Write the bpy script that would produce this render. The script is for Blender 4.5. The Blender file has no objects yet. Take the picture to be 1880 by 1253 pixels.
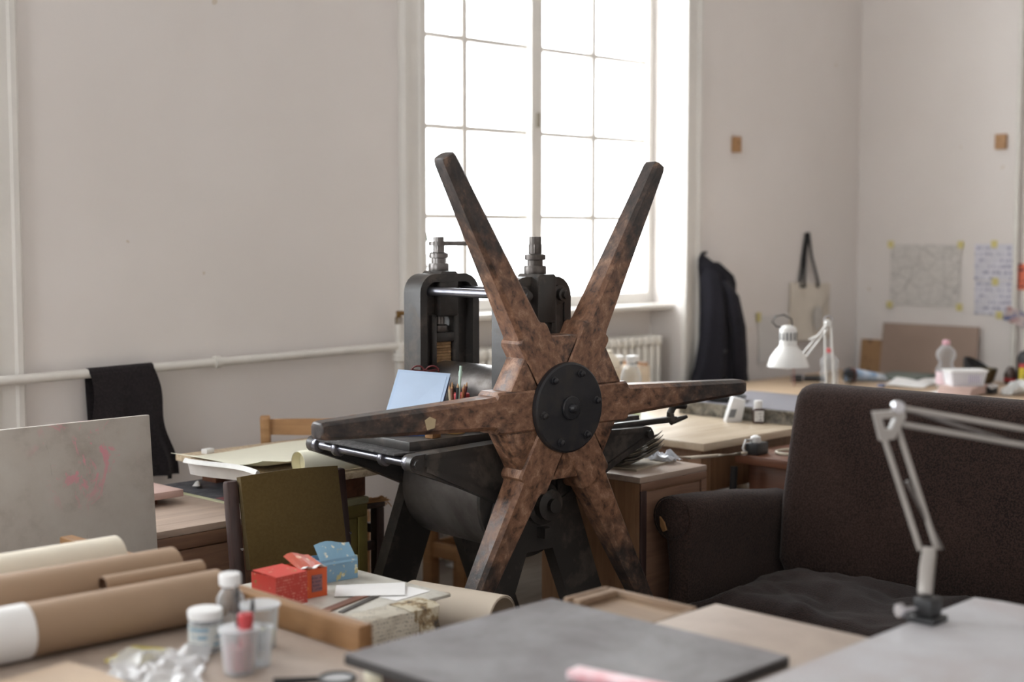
import bpy, bmesh, math, random
from mathutils import Vector, Matrix, noise
random.seed(7)
PI = math.pi
scn = bpy.context.scene
COL = scn.collection

# ------------------------------------------------------------------ camera, sky, exposure
cam = bpy.data.cameras.new('camera'); cam_o = bpy.data.objects.new('camera', cam); COL.objects.link(cam_o)
AZ, PITCH = math.radians(44.4), math.radians(4.3)
cam_o.location = (0, 0, 1.48)
cam_o.rotation_euler = (PI/2 - PITCH, 0, AZ - PI/2)
cam.sensor_width = 36; cam.lens = 50.0; cam.clip_start = .05
cam.dof.use_dof = True; cam.dof.focus_distance = 4.05; cam.dof.aperture_fstop = 1.75
scn.camera = cam_o
w = bpy.data.worlds.new('overcast'); scn.world = w; w.use_nodes = True
bg = w.node_tree.nodes['Background']
bg.inputs[0].default_value = (.94, .965, 1.0, 1); bg.inputs[1].default_value = 15.5
vs = scn.view_settings
vs.view_transform = 'Standard'; vs.look = 'None'; vs.gamma = 1; vs.use_curve_mapping = False
vs.exposure = 0.0

ROOM = dict(x0=-5.0, x1=7.56, y0=-3.0, y1=4.5, h=4.1)
WIN_Z0, WIN_Z1 = 1.15, 3.60
WINS = [('b', 4.06, 5.84), ('b', .33, 2.11), ('b', -3.40, -1.62), ('l', .6, 2.4)]   # wall, from, to; the unseen left-wall window is added for fill light
for wall, a, b in WINS:                       # portals only steer the sampling of the sky light
    L = bpy.data.lights.new('window_portal', 'AREA'); L.shape = 'RECTANGLE'
    L.size, L.size_y = b-a, WIN_Z1-WIN_Z0; L.cycles.is_portal = True
    o = bpy.data.objects.new('window_portal', L); COL.objects.link(o)
    zc = (WIN_Z0+WIN_Z1)/2
    if wall == 'b': o.location = ((a+b)/2, ROOM['y1']+.30, zc); o.rotation_euler = (-PI/2, 0, 0)
    else: o.location = (ROOM['x0']-.30, (a+b)/2, zc); o.rotation_euler = (PI/2, 0, -PI/2)

# ------------------------------------------------------------------ materials
MATS = {}
def nodes(name):
    m = bpy.data.materials.new(name); m.use_nodes = True
    nt = m.node_tree; return m, nt, nt.nodes['Principled BSDF']
def ramp(nt, fac, stops):
    r = nt.nodes.new('ShaderNodeValToRGB'); e = r.color_ramp.elements
    while len(e) < len(stops): e.new(.5)
    for k, (p, c) in enumerate(stops):
        e[k].position = p; e[k].color = (*c, 1) if len(c) == 3 else c
    nt.links.new(fac, r.inputs[0]); return r.outputs[0]
def tnoise(nt, scale=5, detail=4, rough=.55, vec=(1, 1, 1), dist=0):
    tc = nt.nodes.new('ShaderNodeTexCoord'); mp = nt.nodes.new('ShaderNodeMapping'); n = nt.nodes.new('ShaderNodeTexNoise')
    mp.inputs['Scale'].default_value = vec
    nt.links.new(tc.outputs['Object'], mp.inputs[0]); nt.links.new(mp.outputs[0], n.inputs['Vector'])
    n.inputs['Scale'].default_value = scale; n.inputs['Detail'].default_value = detail
    n.inputs['Roughness'].default_value = rough; n.inputs['Distortion'].default_value = dist
    return n.outputs['Fac']
def mixc(nt, fac, a, b):
    m = nt.nodes.new('ShaderNodeMix'); m.data_type = 'RGBA'
    for s, v in ((m.inputs[0], fac), (m.inputs[6], a), (m.inputs[7], b)):
        if hasattr(v, 'is_linked'): nt.links.new(v, s)
        elif isinstance(v, (int, float)): s.default_value = v
        else: s.default_value = (*v, 1)
    return m.outputs[2]
def bump(nt, b, h, strength=.2, dist=.01):
    n = nt.nodes.new('ShaderNodeBump'); n.inputs['Strength'].default_value = strength; n.inputs['Distance'].default_value = dist
    nt.links.new(h, n.inputs['Height']); nt.links.new(n.outputs[0], b.inputs['Normal'])
def srgb(r, g, b):
    f = lambda v: ((v/255+.055)/1.055)**2.4 if v > 10 else v/255/12.92
    return (f(r), f(g), f(b))
def plain(name, c, rough=.6, metal=0, var=.12, scale=6, spec=.5, vec=(1, 1, 1), bmp=0, bscale=40, c2=None):
    """paint, card, plastic ...: one colour, broken up a little by noise"""
    if name in MATS: return MATS[name]
    m, nt, b = nodes(name)
    c2 = c2 or tuple(v*(1-var*2) for v in c)
    nt.links.new(ramp(nt, tnoise(nt, scale, 5, .6, vec), [(.3, c2), (.62, c)]), b.inputs['Base Color'])
    b.inputs['Roughness'].default_value = rough; b.inputs['Metallic'].default_value = metal
    b.inputs['Specular IOR Level'].default_value = spec
    if bmp: bump(nt, b, tnoise(nt, bscale, 4), bmp, .004)
    MATS[name] = m; return m
def wood(name, c, c2, axis=0, rough=.5, scale=5):
    if name in MATS: return MATS[name]
    m, nt, b = nodes(name)
    v = [9, 9, 9]; v[axis] = .7
    n = tnoise(nt, scale, 6, .6, v, .4)
    nt.links.new(ramp(nt, n, [(.25, c2), (.5, tuple((p+q)/2 for p, q in zip(c, c2))), (.72, c)]), b.inputs['Base Color'])
    b.inputs['Roughness'].default_value = rough
    bump(nt, b, n, .12, .003)
    MATS[name] = m; return m
def clear(name, tint=(.95, .965, .97), fac=.07, body=(.85, .87, .9), rough=.12):
    if name in MATS: return MATS[name]
    m, nt, b = nodes(name); out = nt.nodes['Material Output']
    t = nt.nodes.new('ShaderNodeBsdfTransparent'); t.inputs[0].default_value = (*tint, 1)
    mx = nt.nodes.new('ShaderNodeMixShader'); lw = nt.nodes.new('ShaderNodeLayerWeight'); lw.inputs[0].default_value = .35
    ma = nt.nodes.new('ShaderNodeMath'); ma.operation = 'MULTIPLY_ADD'; ma.inputs[1].default_value = .55; ma.inputs[2].default_value = fac
    nt.links.new(lw.outputs['Facing'], ma.inputs[0]); nt.links.new(ma.outputs[0], mx.inputs[0])
    b.inputs['Base Color'].default_value = (*body, 1); b.inputs['Roughness'].default_value = rough
    nt.links.new(t.outputs[0], mx.inputs[1]); nt.links.new(b.outputs[0], mx.inputs[2]); nt.links.new(mx.outputs[0], out.inputs[0])
    MATS[name] = m; return m
def writing(name, paper, ink, axis_u, axis_v, pitch, dens=.5, uscale=90, rough=.85):
    """rows of small unreadable marks: rows along axis_u, stacked along axis_v"""
    if name in MATS: return MATS[name]
    m, nt, b = nodes(name)
    tc = nt.nodes.new('ShaderNodeTexCoord'); sp = nt.nodes.new('ShaderNodeSeparateXYZ'); nt.links.new(tc.outputs['Object'], sp.inputs[0])
    def M(op, a, bb=None):
        n = nt.nodes.new('ShaderNodeMath'); n.operation = op
        for s, v in zip(n.inputs, (a, bb)):
            if v is None: continue
            if hasattr(v, 'is_linked'): nt.links.new(v, s)
            else: s.default_value = v
        return n.outputs[0]
    row = M('GREATER_THAN', M('SINE', M('MULTIPLY', sp.outputs[axis_v], 2*PI/pitch)), .1)
    vec = [1.0, 1.0, 1.0]; vec[axis_v] = .35
    mark = M('GREATER_THAN', tnoise(nt, uscale, 3, .7, vec), 1-dens)
    blot = M('GREATER_THAN', tnoise(nt, 9, 2, .5), .42)
    f = M('MULTIPLY', M('MULTIPLY', row, mark), blot)
    base = ramp(nt, tnoise(nt, 7, 4), [(.3, tuple(v*.86 for v in paper)), (.7, paper)])
    nt.links.new(mixc(nt, f, base, ink), b.inputs['Base Color']); b.inputs['Roughness'].default_value = rough
    MATS[name] = m; return m

def two_tone(name, c, c2, scale, lo, hi, rough=(.5, .5), metal=0, detail=7, vec=(1, 1, 1), bmp=.0, bscale=60, c3=None):
    """worn paint: c2 shows through c in patches"""
    if name in MATS: return MATS[name]
    m, nt, b = nodes(name)
    n = tnoise(nt, scale, detail, .68, vec, .3)
    stops = [(lo, c2), (hi, c)] + ([(min(.98, hi+.13), c3)] if c3 else [])
    nt.links.new(ramp(nt, n, stops), b.inputs['Base Color'])
    nt.links.new(ramp(nt, n, [(lo, (rough[1],)*3), (hi, (rough[0],)*3)]), b.inputs['Roughness'])
    b.inputs['Metallic'].default_value = metal
    if bmp: bump(nt, b, tnoise(nt, bscale, 5), bmp, .004)
    MATS[name] = m; return m

# wall paint with the odd scuff
def wall_mat():
    m, nt, b = nodes('wall_paint')
    c = ramp(nt, tnoise(nt, .8, 4, .6), [(.3, srgb(226, 219, 214)), (.7, srgb(234, 228, 224))])
    dots = ramp(nt, tnoise(nt, 16, 1, .3), [(.0, (0, 0, 0)), (.79, (0, 0, 0)), (.80, (1, 1, 1))])
    nt.links.new(mixc(nt, dots, c, srgb(214, 202, 188)), b.inputs['Base Color'])
    b.inputs['Roughness'].default_value = .75
    bump(nt, b, tnoise(nt, 30, 3), .05, .004)
    MATS['wall'] = m; return m
M_WALL = wall_mat()
M_TRIM = plain('trim_paint', srgb(232, 228, 222), .45, var=.05, scale=3)
M_CEIL = plain('ceiling_paint', srgb(236, 233, 230), .9, var=.03)
M_FLOOR = wood('floor_boards', srgb(150, 138, 126), srgb(112, 101, 92), 0, .6, 3)
M_PIPE = plain('pipe_paint', srgb(228, 224, 217), .35, var=.05, scale=12)
M_RAD = plain('radiator_enamel', srgb(233, 229, 221), .4, var=.04)
M_BRASS = plain('brass', srgb(150, 118, 72), .4, 1.0, .2, 30)
M_GLASS = clear('window_glass', (.97, .98, .98), .02, (.9, .95, .95), .03)
M_IRON = two_tone('black_iron', srgb(56, 53, 51), srgb(84, 77, 71), 9, .36, .48, (.36, .55), 0, bmp=.15, bscale=45)
M_IRON2 = two_tone('hub_iron', srgb(34, 34, 38), srgb(50, 46, 44), 14, .36, .5, (.38, .55), 0, bmp=.12, bscale=60)
M_STEEL = two_tone('worn_steel', srgb(132, 128, 126), srgb(92, 86, 82), 6, .35, .6, (.34, .5), .85, bmp=.05)
M_DRUM = two_tone('drum_steel', srgb(112, 106, 102), srgb(80, 73, 68), 4, .35, .6, (.42, .55), .35, bmp=.05)
M_ROD = plain('bright_rod', srgb(140, 140, 148), .3, .9, .15, 20)
M_BROWN = two_tone('worn_brown_timber', srgb(128, 92, 70), srgb(58, 44, 38), 30, .36, .52, (.42, .34), 0, detail=10, bmp=.3, bscale=90, c3=srgb(166, 130, 106))
M_BROWN_DARK = two_tone('worn_dark_timber', srgb(84, 64, 54), srgb(40, 33, 31), 14, .40, .6, (.38, .33), 0, detail=9, bmp=.25, bscale=70, c3=srgb(120, 84, 62))
M_SHIM = wood('packing_card', srgb(190, 155, 112), srgb(130, 98, 66), 1, .8)
M_FABRIC = None
def fabric(name, c, c2, scale=260, bm=.6):
    m, nt, b = nodes(name)
    n = tnoise(nt, scale, 2, .6); n2 = tnoise(nt, 3, 4)
    base = ramp(nt, n, [(.38, c2), (.62, c)])
    nt.links.new(mixc(nt, .35, base, ramp(nt, n2, [(.35, c2), (.65, c)])), b.inputs['Base Color'])
    b.inputs['Roughness'].default_value = .95; b.inputs['Specular IOR Level'].default_value = .05
    b.inputs['Sheen Weight'].default_value = .08; b.inputs['Sheen Roughness'].default_value = .6
    bump(nt, b, n, bm, .003); MATS[name] = m; return m
M_SOFA = fabric('sofa_weave', srgb(66, 50, 44), srgb(33, 25, 23), 170, .8)
M_CUSH = fabric('cushion_weave', srgb(48, 35, 31), srgb(26, 19, 18), 200, .5)
M_COAT = fabric('coat_cloth', srgb(42, 41, 48), srgb(24, 24, 29), 150, .3)
M_APRON = fabric('apron_cloth', srgb(50, 45, 47), srgb(33, 30, 32), 120, .4)
M_CANVAS = fabric('tote_canvas', srgb(226, 217, 204), srgb(208, 198, 184), 220, .3)
M_COTTON = fabric('bag_cotton', srgb(236, 228, 212), srgb(214, 204, 186), 200, .3)
M_OLIVE = fabric('olive_vinyl', srgb(98, 82, 48), srgb(90, 73, 42), 120, .08)
M_DKWOOD = wood('dark_chair_wood', srgb(78, 58, 54), srgb(48, 36, 35), 2, .4)
M_BEECH = wood('beech', srgb(190, 148, 104), srgb(158, 116, 76), 0, .45)
M_PINE = wood('orange_pine', srgb(164, 124, 84), srgb(130, 94, 60), 1, .5)
M_CABBR = wood('brown_cabinet_wood', srgb(150, 116, 94), srgb(116, 86, 70), 0, .5)
M_CABTOP = wood('pale_cabinet_top', srgb(190, 170, 154), srgb(160, 140, 126), 0, .45, 3)
M_CABGR = two_tone('green_cabinet_paint', srgb(138, 126, 66), srgb(112, 98, 48), 5, .35, .6, (.5, .6))
M_CABGRT = two_tone('green_cabinet_top', srgb(184, 182, 150), srgb(160, 156, 122), 5, .35, .6, (.5, .6))
M_DESKTOP = wood('pale_desk_top', srgb(212, 196, 174), srgb(182, 164, 140), 0, .27, 3)
M_DESK = wood('desk_wood', srgb(160, 122, 90), srgb(122, 88, 62), 2, .5)
M_REDWOOD = wood('red_brown_wood', srgb(128, 84, 62), srgb(92, 58, 44), 1, .4)
M_CHIP = two_tone('chipboard', srgb(214, 196, 168), srgb(176, 152, 122), 60, .35, .6, (.8, .8))
M_BOARD = two_tone('scuffed_white_board', srgb(206, 202, 194), srgb(176, 170, 160), 3, .34, .5, (.6, .7))
M_CREAM = plain('cream_paper', srgb(232, 229, 210), .8, var=.03)
M_CREAM2 = plain('inner_cream_paper', srgb(232, 225, 196), .8, var=.03)
M_WHITE = plain('white_paper', srgb(238, 236, 234), .8, var=.03)
M_KRAFT = plain('kraft_paper', srgb(158, 131, 106), .75, var=.06, scale=3)
M_KRAFT2 = plain('pale_kraft_paper', srgb(206, 192, 174), .75, var=.05, scale=3)
M_IVORY = plain('ivory_roll_paper', srgb(220, 210, 192), .75, var=.03)
M_BLACK = plain('black_plastic', srgb(34, 34, 36), .45, var=.1)
M_MAT = two_tone('dark_mat', srgb(84, 86, 92), srgb(66, 66, 72), 12, .4, .6, (.5, .7))
M_MATRED = plain('red_cloth', srgb(140, 84, 88), .8)
M_GREYB = two_tone('grey_slate_board', srgb(122, 118, 119), srgb(104, 98, 98), 5, .35, .62, (.5, .62), c3=srgb(142, 132, 130))
M_EDGE = plain('black_edge', srgb(52, 49, 48), .6)
M_PLY = two_tone('pale_plywood', srgb(182, 166, 152), srgb(162, 145, 132), 4, .35, .62, (.55, .6), c3=srgb(194, 180, 166))
M_TRAYW = wood('tray_wood', srgb(160, 136, 112), srgb(124, 100, 80), 1, .6)
M_WTAB = two_tone('stained_white_top', srgb(180, 178, 180), srgb(168, 157, 155), 4, .3, .55, (.5, .6), c3=srgb(188, 187, 189))
M_LAMPW = plain('white_lamp_enamel', srgb(232, 230, 226), .3, var=.03)
M_LAMPG = plain('grey_lamp_enamel', srgb(168, 162, 156), .4, .3, .06)
M_CHROME = plain('chrome', srgb(200, 200, 205), .15, 1.0, .05)
M_CLEAR = clear('clear_plastic')
M_CLEAR2 = clear('frosted_plastic', (.92, .93, .94), .2, (.88, .89, .9), .25)
M_PLAST = plain('white_plastic', srgb(236, 235, 234), .35, var=.03)
M_PINKC = plain('pink_plastic', srgb(228, 178, 190), .4, var=.05)
M_REDC = plain('red_plastic', srgb(196, 70, 74), .4, var=.08)
M_PINK = two_tone('pink_stained_white', srgb(240, 226, 228), srgb(220, 130, 140), 14, .35, .6, (.4, .4))
M_CARD = plain('brown_hardboard', srgb(168, 146, 132), .8, var=.06, scale=3)
M_CARD2 = two_tone('stencilled_card', srgb(164, 128, 92), srgb(110, 80, 58), 14, .36, .44, (.8, .8))
M_TAPE = plain('yellow_tape', srgb(220, 208, 140), .7, var=.06)
M_STONE = two_tone('stone_side', srgb(150, 144, 132), srgb(88, 84, 78), 30, .36, .6, (.9, .9), bmp=.9, bscale=25)
M_STONET = plain('stone_face', srgb(126, 124, 130), .5, var=.06)
M_RAFFIA = plain('raffia', srgb(214, 166, 114), .8, var=.15, scale=30)
M_LEAF = plain('leaf_green', srgb(74, 110, 64), .5, var=.2)
M_CABLE = plain('beige_cable', srgb(214, 202, 184), .5, var=.04)

# ------------------------------------------------------------------ mesh helpers
class MB:
    def __init__(s): s.bm = bmesh.new()
    def _add(s, bm2, M=None):
        if M is not None: bm2.transform(M)
        me = bpy.data.meshes.new('t'); bm2.to_mesh(me); bm2.free(); s.bm.from_mesh(me); bpy.data.meshes.remove(me); return s
    def box(s, x0, x1, y0, y1, z0, z1, bev=0, seg=2, M=None):
        b = bmesh.new(); bmesh.ops.create_cube(b, size=1)
        b.transform(Matrix.Translation(((x0+x1)/2, (y0+y1)/2, (z0+z1)/2)) @ Matrix.Diagonal((x1-x0, y1-y0, z1-z0, 1)))
        if bev: bmesh.ops.bevel(b, geom=b.edges[:], offset=bev, segments=seg, profile=.5, affect='EDGES')
        return s._add(b, M)
    def plate(s, outer, lo, hi, axis='y', holes=(), bev=0, M=None):
        """outline in two axes, thickness lo..hi along the third: y: (x,z), z: (x,y), x: (y,z)"""
        b = bmesh.new()
        f = {'y': lambda u, v: (u, lo, v), 'z': lambda u, v: (u, v, lo), 'x': lambda u, v: (lo, u, v)}[axis]
        es = []
        for lp in (outer, *holes):
            vs_ = [b.verts.new(f(u, v)) for u, v in lp]
            es += [b.edges.new((vs_[i], vs_[(i+1) % len(vs_)])) for i in range(len(vs_))]
        if holes: bmesh.ops.triangle_fill(b, use_beauty=True, use_dissolve=False, edges=es)
        else: b.faces.new(b.verts[:])
        d = {'y': (0, hi-lo, 0), 'z': (0, 0, hi-lo), 'x': (hi-lo, 0, 0)}[axis]
        r = bmesh.ops.extrude_face_region(b, geom=b.faces[:])
        bmesh.ops.translate(b, vec=d, verts=[g for g in r['geom'] if isinstance(g, bmesh.types.BMVert)])
        bmesh.ops.recalc_face_normals(b, faces=b.faces[:])
        if bev:
            ed = [e for e in b.edges if len(e.link_faces) == 2 and e.calc_face_angle(0) > .8]
            bmesh.ops.bevel(b, geom=ed, offset=bev, segments=2, profile=.5, affect='EDGES')
        return s._add(b, M)
    def lathe(s, prof, n=24, p=(0, 0, 0), d=(0, 0, 1), cap=True):
        """profile of (radius, height) turned round the axis d through p"""
        b = bmesh.new(); rings = []
        for r, h in prof:
            if r < 1e-5: rings.append([b.verts.new((0, 0, h))])
            else: rings.append([b.verts.new((r*math.cos(2*PI*k/n), r*math.sin(2*PI*k/n), h)) for k in range(n)])
        for A, B in zip(rings, rings[1:]):
            for k in range(n):
                q = [A[k % len(A)], A[(k+1) % len(A)], B[(k+1) % len(B)], B[k % len(B)]]
                q = list(dict.fromkeys(q))
                if len(q) > 2: b.faces.new(q)
        if cap:
            for R in (rings[0], rings[-1]):
                if len(R) > 2: b.faces.new(R)
        bmesh.ops.recalc_face_normals(b, faces=b.faces[:])
        q = Vector((0, 0, 1)).rotation_difference(Vector(d).normalized())
        return s._add(b, Matrix.Translation(p) @ q.to_matrix().to_4x4())
    def rod(s, a, b_, r0, r1=None, n=12):
        a, b_ = Vector(a), Vector(b_); r1 = r0 if r1 is None else r1
        return s.lathe([(r0, 0), (r1, (b_-a).length)], n, a, b_-a)
    def tube(s, pts, r, n=8, closed=False):
        pts = [Vector(p) for p in pts]; b = bmesh.new(); rings = []; N = len(pts)
        up = Vector((0, 0, 1))
        for i, p in enumerate(pts):
            t = (pts[(i+1) % N if closed else min(i+1, N-1)] - pts[(i-1) % N if closed else max(i-1, 0)]).normalized()
            if abs(t.dot(up)) > .95: u = t.cross(Vector((1, 0, 0))).normalized()
            else: u = t.cross(up).normalized()
            v = t.cross(u); rr = r[i] if isinstance(r, (list, tuple)) else r
            rings.append([b.verts.new(p+u*rr*math.cos(2*PI*k/n)+v*rr*math.sin(2*PI*k/n)) for k in range(n)])
        for i in range(N if closed else N-1):
            A, B = rings[i], rings[(i+1) % N]
            # line the rings up so the skin does not twist
            off = min(range(n), key=lambda o: (A[0].co-B[o].co).length)
            for k in range(n): b.faces.new((A[k], A[(k+1) % n], B[(k+1+off) % n], B[(k+off) % n]))
        if not closed: b.faces.new(rings[0]); b.faces.new(rings[-1])
        bmesh.ops.recalc_face_normals(b, faces=b.faces[:])
        return s._add(b)
    def loft(s, secs, cap=True):
        """closed sections with equal vertex counts"""
        b = bmesh.new(); R = [[b.verts.new(p) for p in sec] for sec in secs]; n = len(R[0])
        for A, B in zip(R, R[1:]):
            for k in range(n): b.faces.new((A[k], A[(k+1) % n], B[(k+1) % n], B[k]))
        if cap: b.faces.new(R[0]); b.faces.new(R[-1])
        bmesh.ops.recalc_face_normals(b, faces=b.faces[:])
        return s._add(b)
    def sheet(s, fn, nu, nv, th=.001):
        b = bmesh.new(); V = [[b.verts.new(fn(i/nu, j/nv)) for j in range(nv+1)] for i in range(nu+1)]
        for i in range(nu):
            for j in range(nv): b.faces.new((V[i][j], V[i+1][j], V[i+1][j+1], V[i][j+1]))
        bmesh.ops.recalc_face_normals(b, faces=b.faces[:])
        bmesh.ops.solidify(b, geom=b.faces[:], thickness=th)
        bmesh.ops.recalc_face_normals(b, faces=b.faces[:])
        return s._add(b)
    def move(s, M): s.bm.transform(M); return s
    def mesh(s, mat, smooth=True, ang=38):
        me = bpy.data.meshes.new('m'); s.bm.normal_update(); s.bm.to_mesh(me); s.bm.free()
        me.materials.append(mat)
        if smooth:
            me.polygons.foreach_set('use_smooth', [True]*len(me.polygons)); me.set_sharp_from_angle(angle=math.radians(ang))
        me.update(); return me
    def build(s, name, mat, parent=None, smooth=True, ang=38):
        me = s.mesh(mat, smooth, ang); me.name = name
        return link(name, me, parent)
def link(name, me, parent=None, loc=None):
    o = bpy.data.objects.new(name, me); COL.objects.link(o)
    if parent is not None: o.parent = parent
    if loc is not None: o.location = loc
    return o
def tag(o, label, cat, group=None, kind=None):
    o['label'] = label; o['category'] = cat
    if group: o['group'] = group
    if kind: o['kind'] = kind
    return o
def thing(name, label, cat, loc=(0, 0, 0), rz=0, group=None):
    o = bpy.data.objects.new(name, None); COL.objects.link(o); o.empty_display_size = .05
    o.location = loc; o.rotation_euler = (0, 0, rz)
    return tag(o, label, cat, group)
def struct(o): o['kind'] = 'structure'; return o
def single(mb, name, mat, label, cat, loc=(0, 0, 0), rz=0, group=None, rot=None, **k):
    o = mb.build(name, mat, None, **k); o.location = loc; o.rotation_euler = rot or (0, 0, rz)
    return tag(o, label, cat, group)
def arc(cx, cy, r, a0, a1, n=6): return [(cx+r*math.cos(math.radians(a0+(a1-a0)*k/n)), cy+r*math.sin(math.radians(a0+(a1-a0)*k/n))) for k in range(n+1)]

# ------------------------------------------------------------------ room shell
x0, x1, y0, y1, H = ROOM['x0'], ROOM['x1'], ROOM['y0'], ROOM['y1'], ROOM['h']
T = .32
flo = struct(MB().box(x0-T, x1+T, y0-T, y1+T, -.12, 0).build('floor', M_FLOOR, smooth=False))
struct(MB().box(x0-T, x1+T, y0-T, y1+T, H, H+.1).build('ceiling', M_CEIL, smooth=False))
def rect(a, b, c, d): return [(a, c), (b, c), (b, d), (a, d)]
wb = [(a, b) for k, a, b in WINS if k == 'b']; wl = [(a, b) for k, a, b in WINS if k == 'l']
struct(MB().plate(rect(x0-T, x1+T, 0, H), y1+.20, y1+T, 'y', [rect(a+.03, b-.03, WIN_Z0, WIN_Z1) for a, b in wb])
       .build('wall_back', M_WALL, smooth=False))
mb = MB()                                          # the inner leaf of the window wall, open down to the floor at each niche
mb.plate([(x0, 0), (wb[2][0], 0), (wb[2][0], WIN_Z1), (wb[2][1], WIN_Z1), (wb[2][1], 0), (wb[1][0], 0), (wb[1][0], WIN_Z1), (wb[1][1], WIN_Z1), (wb[1][1], 0), (wb[0][0], 0), (wb[0][0], WIN_Z1), (wb[0][1], WIN_Z1), (wb[0][1], 0), (x1, 0), (x1, H), (x0, H)], y1, y1+.201, 'y')
mb.build('wall_leaf', M_WALL, bpy.data.objects['wall_back'], smooth=False)
struct(MB().box(x1, x1+T, y0-T, y1+.2, 0, H).build('wall_right', M_WALL, smooth=False))
struct(MB().plate(rect(y0-T, y1+.2, 0, H), x0-T, x0, 'x', [rect(a, b, WIN_Z0, WIN_Z1) for a, b in wl]).build('wall_left', M_WALL, smooth=False))
struct(MB().box(x0, x1, y0-T, y0, 0, H).build('wall_front', M_WALL, smooth=False))
mb = MB().box(wb[1][1]+.15, wb[0][0]-.14, y1-.02, y1, 0, .12, .006); mb.box(wb[0][1]+.14, x1, y1-.02, y1, 0, .12, .006)
struct(mb.build('baseboard_back', M_TRIM))
struct(MB().box(x1-.02, x1, y0, y1-.021, 0, .12, .006).build('baseboard_right', M_TRIM))

def casing(n, xa, s):
    """moulded window casing standing proud of the wall; s = +1 opening lies to the right"""
    prof = [(0, 0), (0, -.018), (.012, -.030), (.03, -.030), (.036, -.018), (.095, -.018), (.10, -.026), (.132, -.026), (.138, 0)]
    pts = [(xa + s*(u-.138), y1+v) for u, v in prof]
    return struct(MB().plate(pts, .0, WIN_Z1+.14, 'z').build('trim_%d' % n, M_TRIM, ang=25))
casing(1, wb[0][0], 1); casing(2, wb[0][1], -1); casing(3, wb[1][0], 1); casing(4, wb[1][1], -1); casing(8, wb[2][0], 1); casing(9, wb[2][1], -1)
for k, (a, b) in enumerate(wb): struct(MB().box(a-.14, b+.14, y1-.03, y1, WIN_Z1, WIN_Z1+.14, .01).build('trim_%d' % (5+k), M_TRIM))

ROWS = [1.155, 1.56, 1.96, 2.362, 2.765, 3.17, 3.575]
def window(n, a, b, back=True, lo=None):
    """two casements of two panes by six; local x along the wall, y outwards"""
    W = b-a
    root = bpy.data.objects.new('window_%d' % n, None); COL.objects.link(root); struct(root)
    fy0, fy1 = .205, .265
    mb = MB().box(.0, .045, fy0-.02, fy1+.02, WIN_Z0-.03, WIN_Z1, .004).box(W-.045, W, fy0-.02, fy1+.02, WIN_Z0-.03, WIN_Z1, .004)
    mb.box(.045, W-.045, fy0-.02, fy1+.02, WIN_Z0-.03, WIN_Z0+.03, .004).box(.045, W-.045, fy0-.02, fy1+.02, WIN_Z1-.05, WIN_Z1, .004)
    mb.build('window_frame', M_TRIM, root)
    MB().box(W/2-.040, W/2+.040, fy0-.026, fy1, WIN_Z0, WIN_Z1, .006).build('mullion', M_TRIM, root)
    q = [.05, W/4, W/2, 3*W/4, W-.05]
    vert = MB().box(-.017, .017, fy0+.005, fy1-.01, WIN_Z0+.02, WIN_Z1-.04, .003).mesh(M_TRIM)
    for k in (1, 3): link('glazing_bar', vert, root, (q[k], 0, 0))
    bars = MB().box(-.01, W/4+.005, fy0+.007, fy1-.012, -.012, .012, .003).mesh(M_TRIM)
    gl = MB().box(.0, W/4-.02, fy0+.03, fy0+.034, -.19, .19).mesh(M_GLASS, False)
    for k in range(4):
        xa = q[k] + (.0 if k in (0,) else .01)
        for r in ROWS[1:-1]: link('glazing_bar', bars, root, (xa+.005, 0, r))
        for r in range(6): link('pane', gl, root, (xa+.002, 0, (ROWS[r]+ROWS[r+1])/2))
    MB().box(W/2-.008, W/2+.008, fy0-.04, fy0-.026, 1.985, 2.055, .004).build('latch', plain('latch_metal', srgb(150, 140, 124), .5), root)
    MB().box(-.0, W, fy0-.20+.04, fy0, WIN_Z0-.055, WIN_Z0-.028, .008).build('window_sill', M_TRIM, root)
    return root
for n, (k, a, b) in enumerate(WINS):
    o = window(n+1, a, b)
    if k == 'b': o.location = (a, y1, 0)
    else: o.location = (x0, a, 0); o.rotation_euler = (0, 0, PI/2)  # left wall: unseen window added to let in fill light

# pipe along the wall below the casings, with its riser and brass tap
pr = thing('heating_pipe', 'white painted heating pipe running along the wall under the window', 'pipe', (2.0, y1-.052, 1.005))
pts = [(-2.0, 0, -.03), (0, 0, -.008), (1.2, 0, .004), (1.87, 0, .012), (2.05, 0, .014)]
MB().tube(pts, .017, 12).build('pipe_run', M_PIPE, pr)
MB().tube([(1.872, .0, -.5), (1.872, 0, .13)], .016, 12).build('riser', M_PIPE, pr)
MB().lathe([(.02, -.05), (.027, -.045), (.027, -.02), (.022, -.015), (.022, .02), (.017, .03)], 16, (1.872, 0, -.005)).build('tee_joint', M_PIPE, pr)
MB().lathe([(.012, 0), (.016, .004), (.016, .03), (.010, .035), (.010, .05)], 12, (1.872, 0, .10)).rod((1.872, 0, .145), (1.872, -.045, .15), .008).box(1.862, 1.896, -.007, .007, .148, .158, .003).build('tap', M_BRASS, pr)
for xx in (.98, -.7):
    MB().rod((xx-.012, 0, .003), (xx+.012, 0, .003), .024, n=16).box(xx-.008, xx+.008, 0, .05, -.006, .008).build('clip', M_PIPE, pr)

vp = thing('riser_pipe', 'thin white pipe running straight up the wall beside the orange note', 'pipe', (x1-.03, 3.50, 0))
MB().rod((0, 0, 0), (0, 0, H-.01), .014).build('pipe_run', M_PIPE, vp)
for zz in (.9, 1.52, 2.6): MB().rod((0, 0, zz), (0, 0, zz+.025), .019).box(0, .029, -.006, .006, zz, zz+.02).build('clip', M_PIPE, vp)

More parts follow.
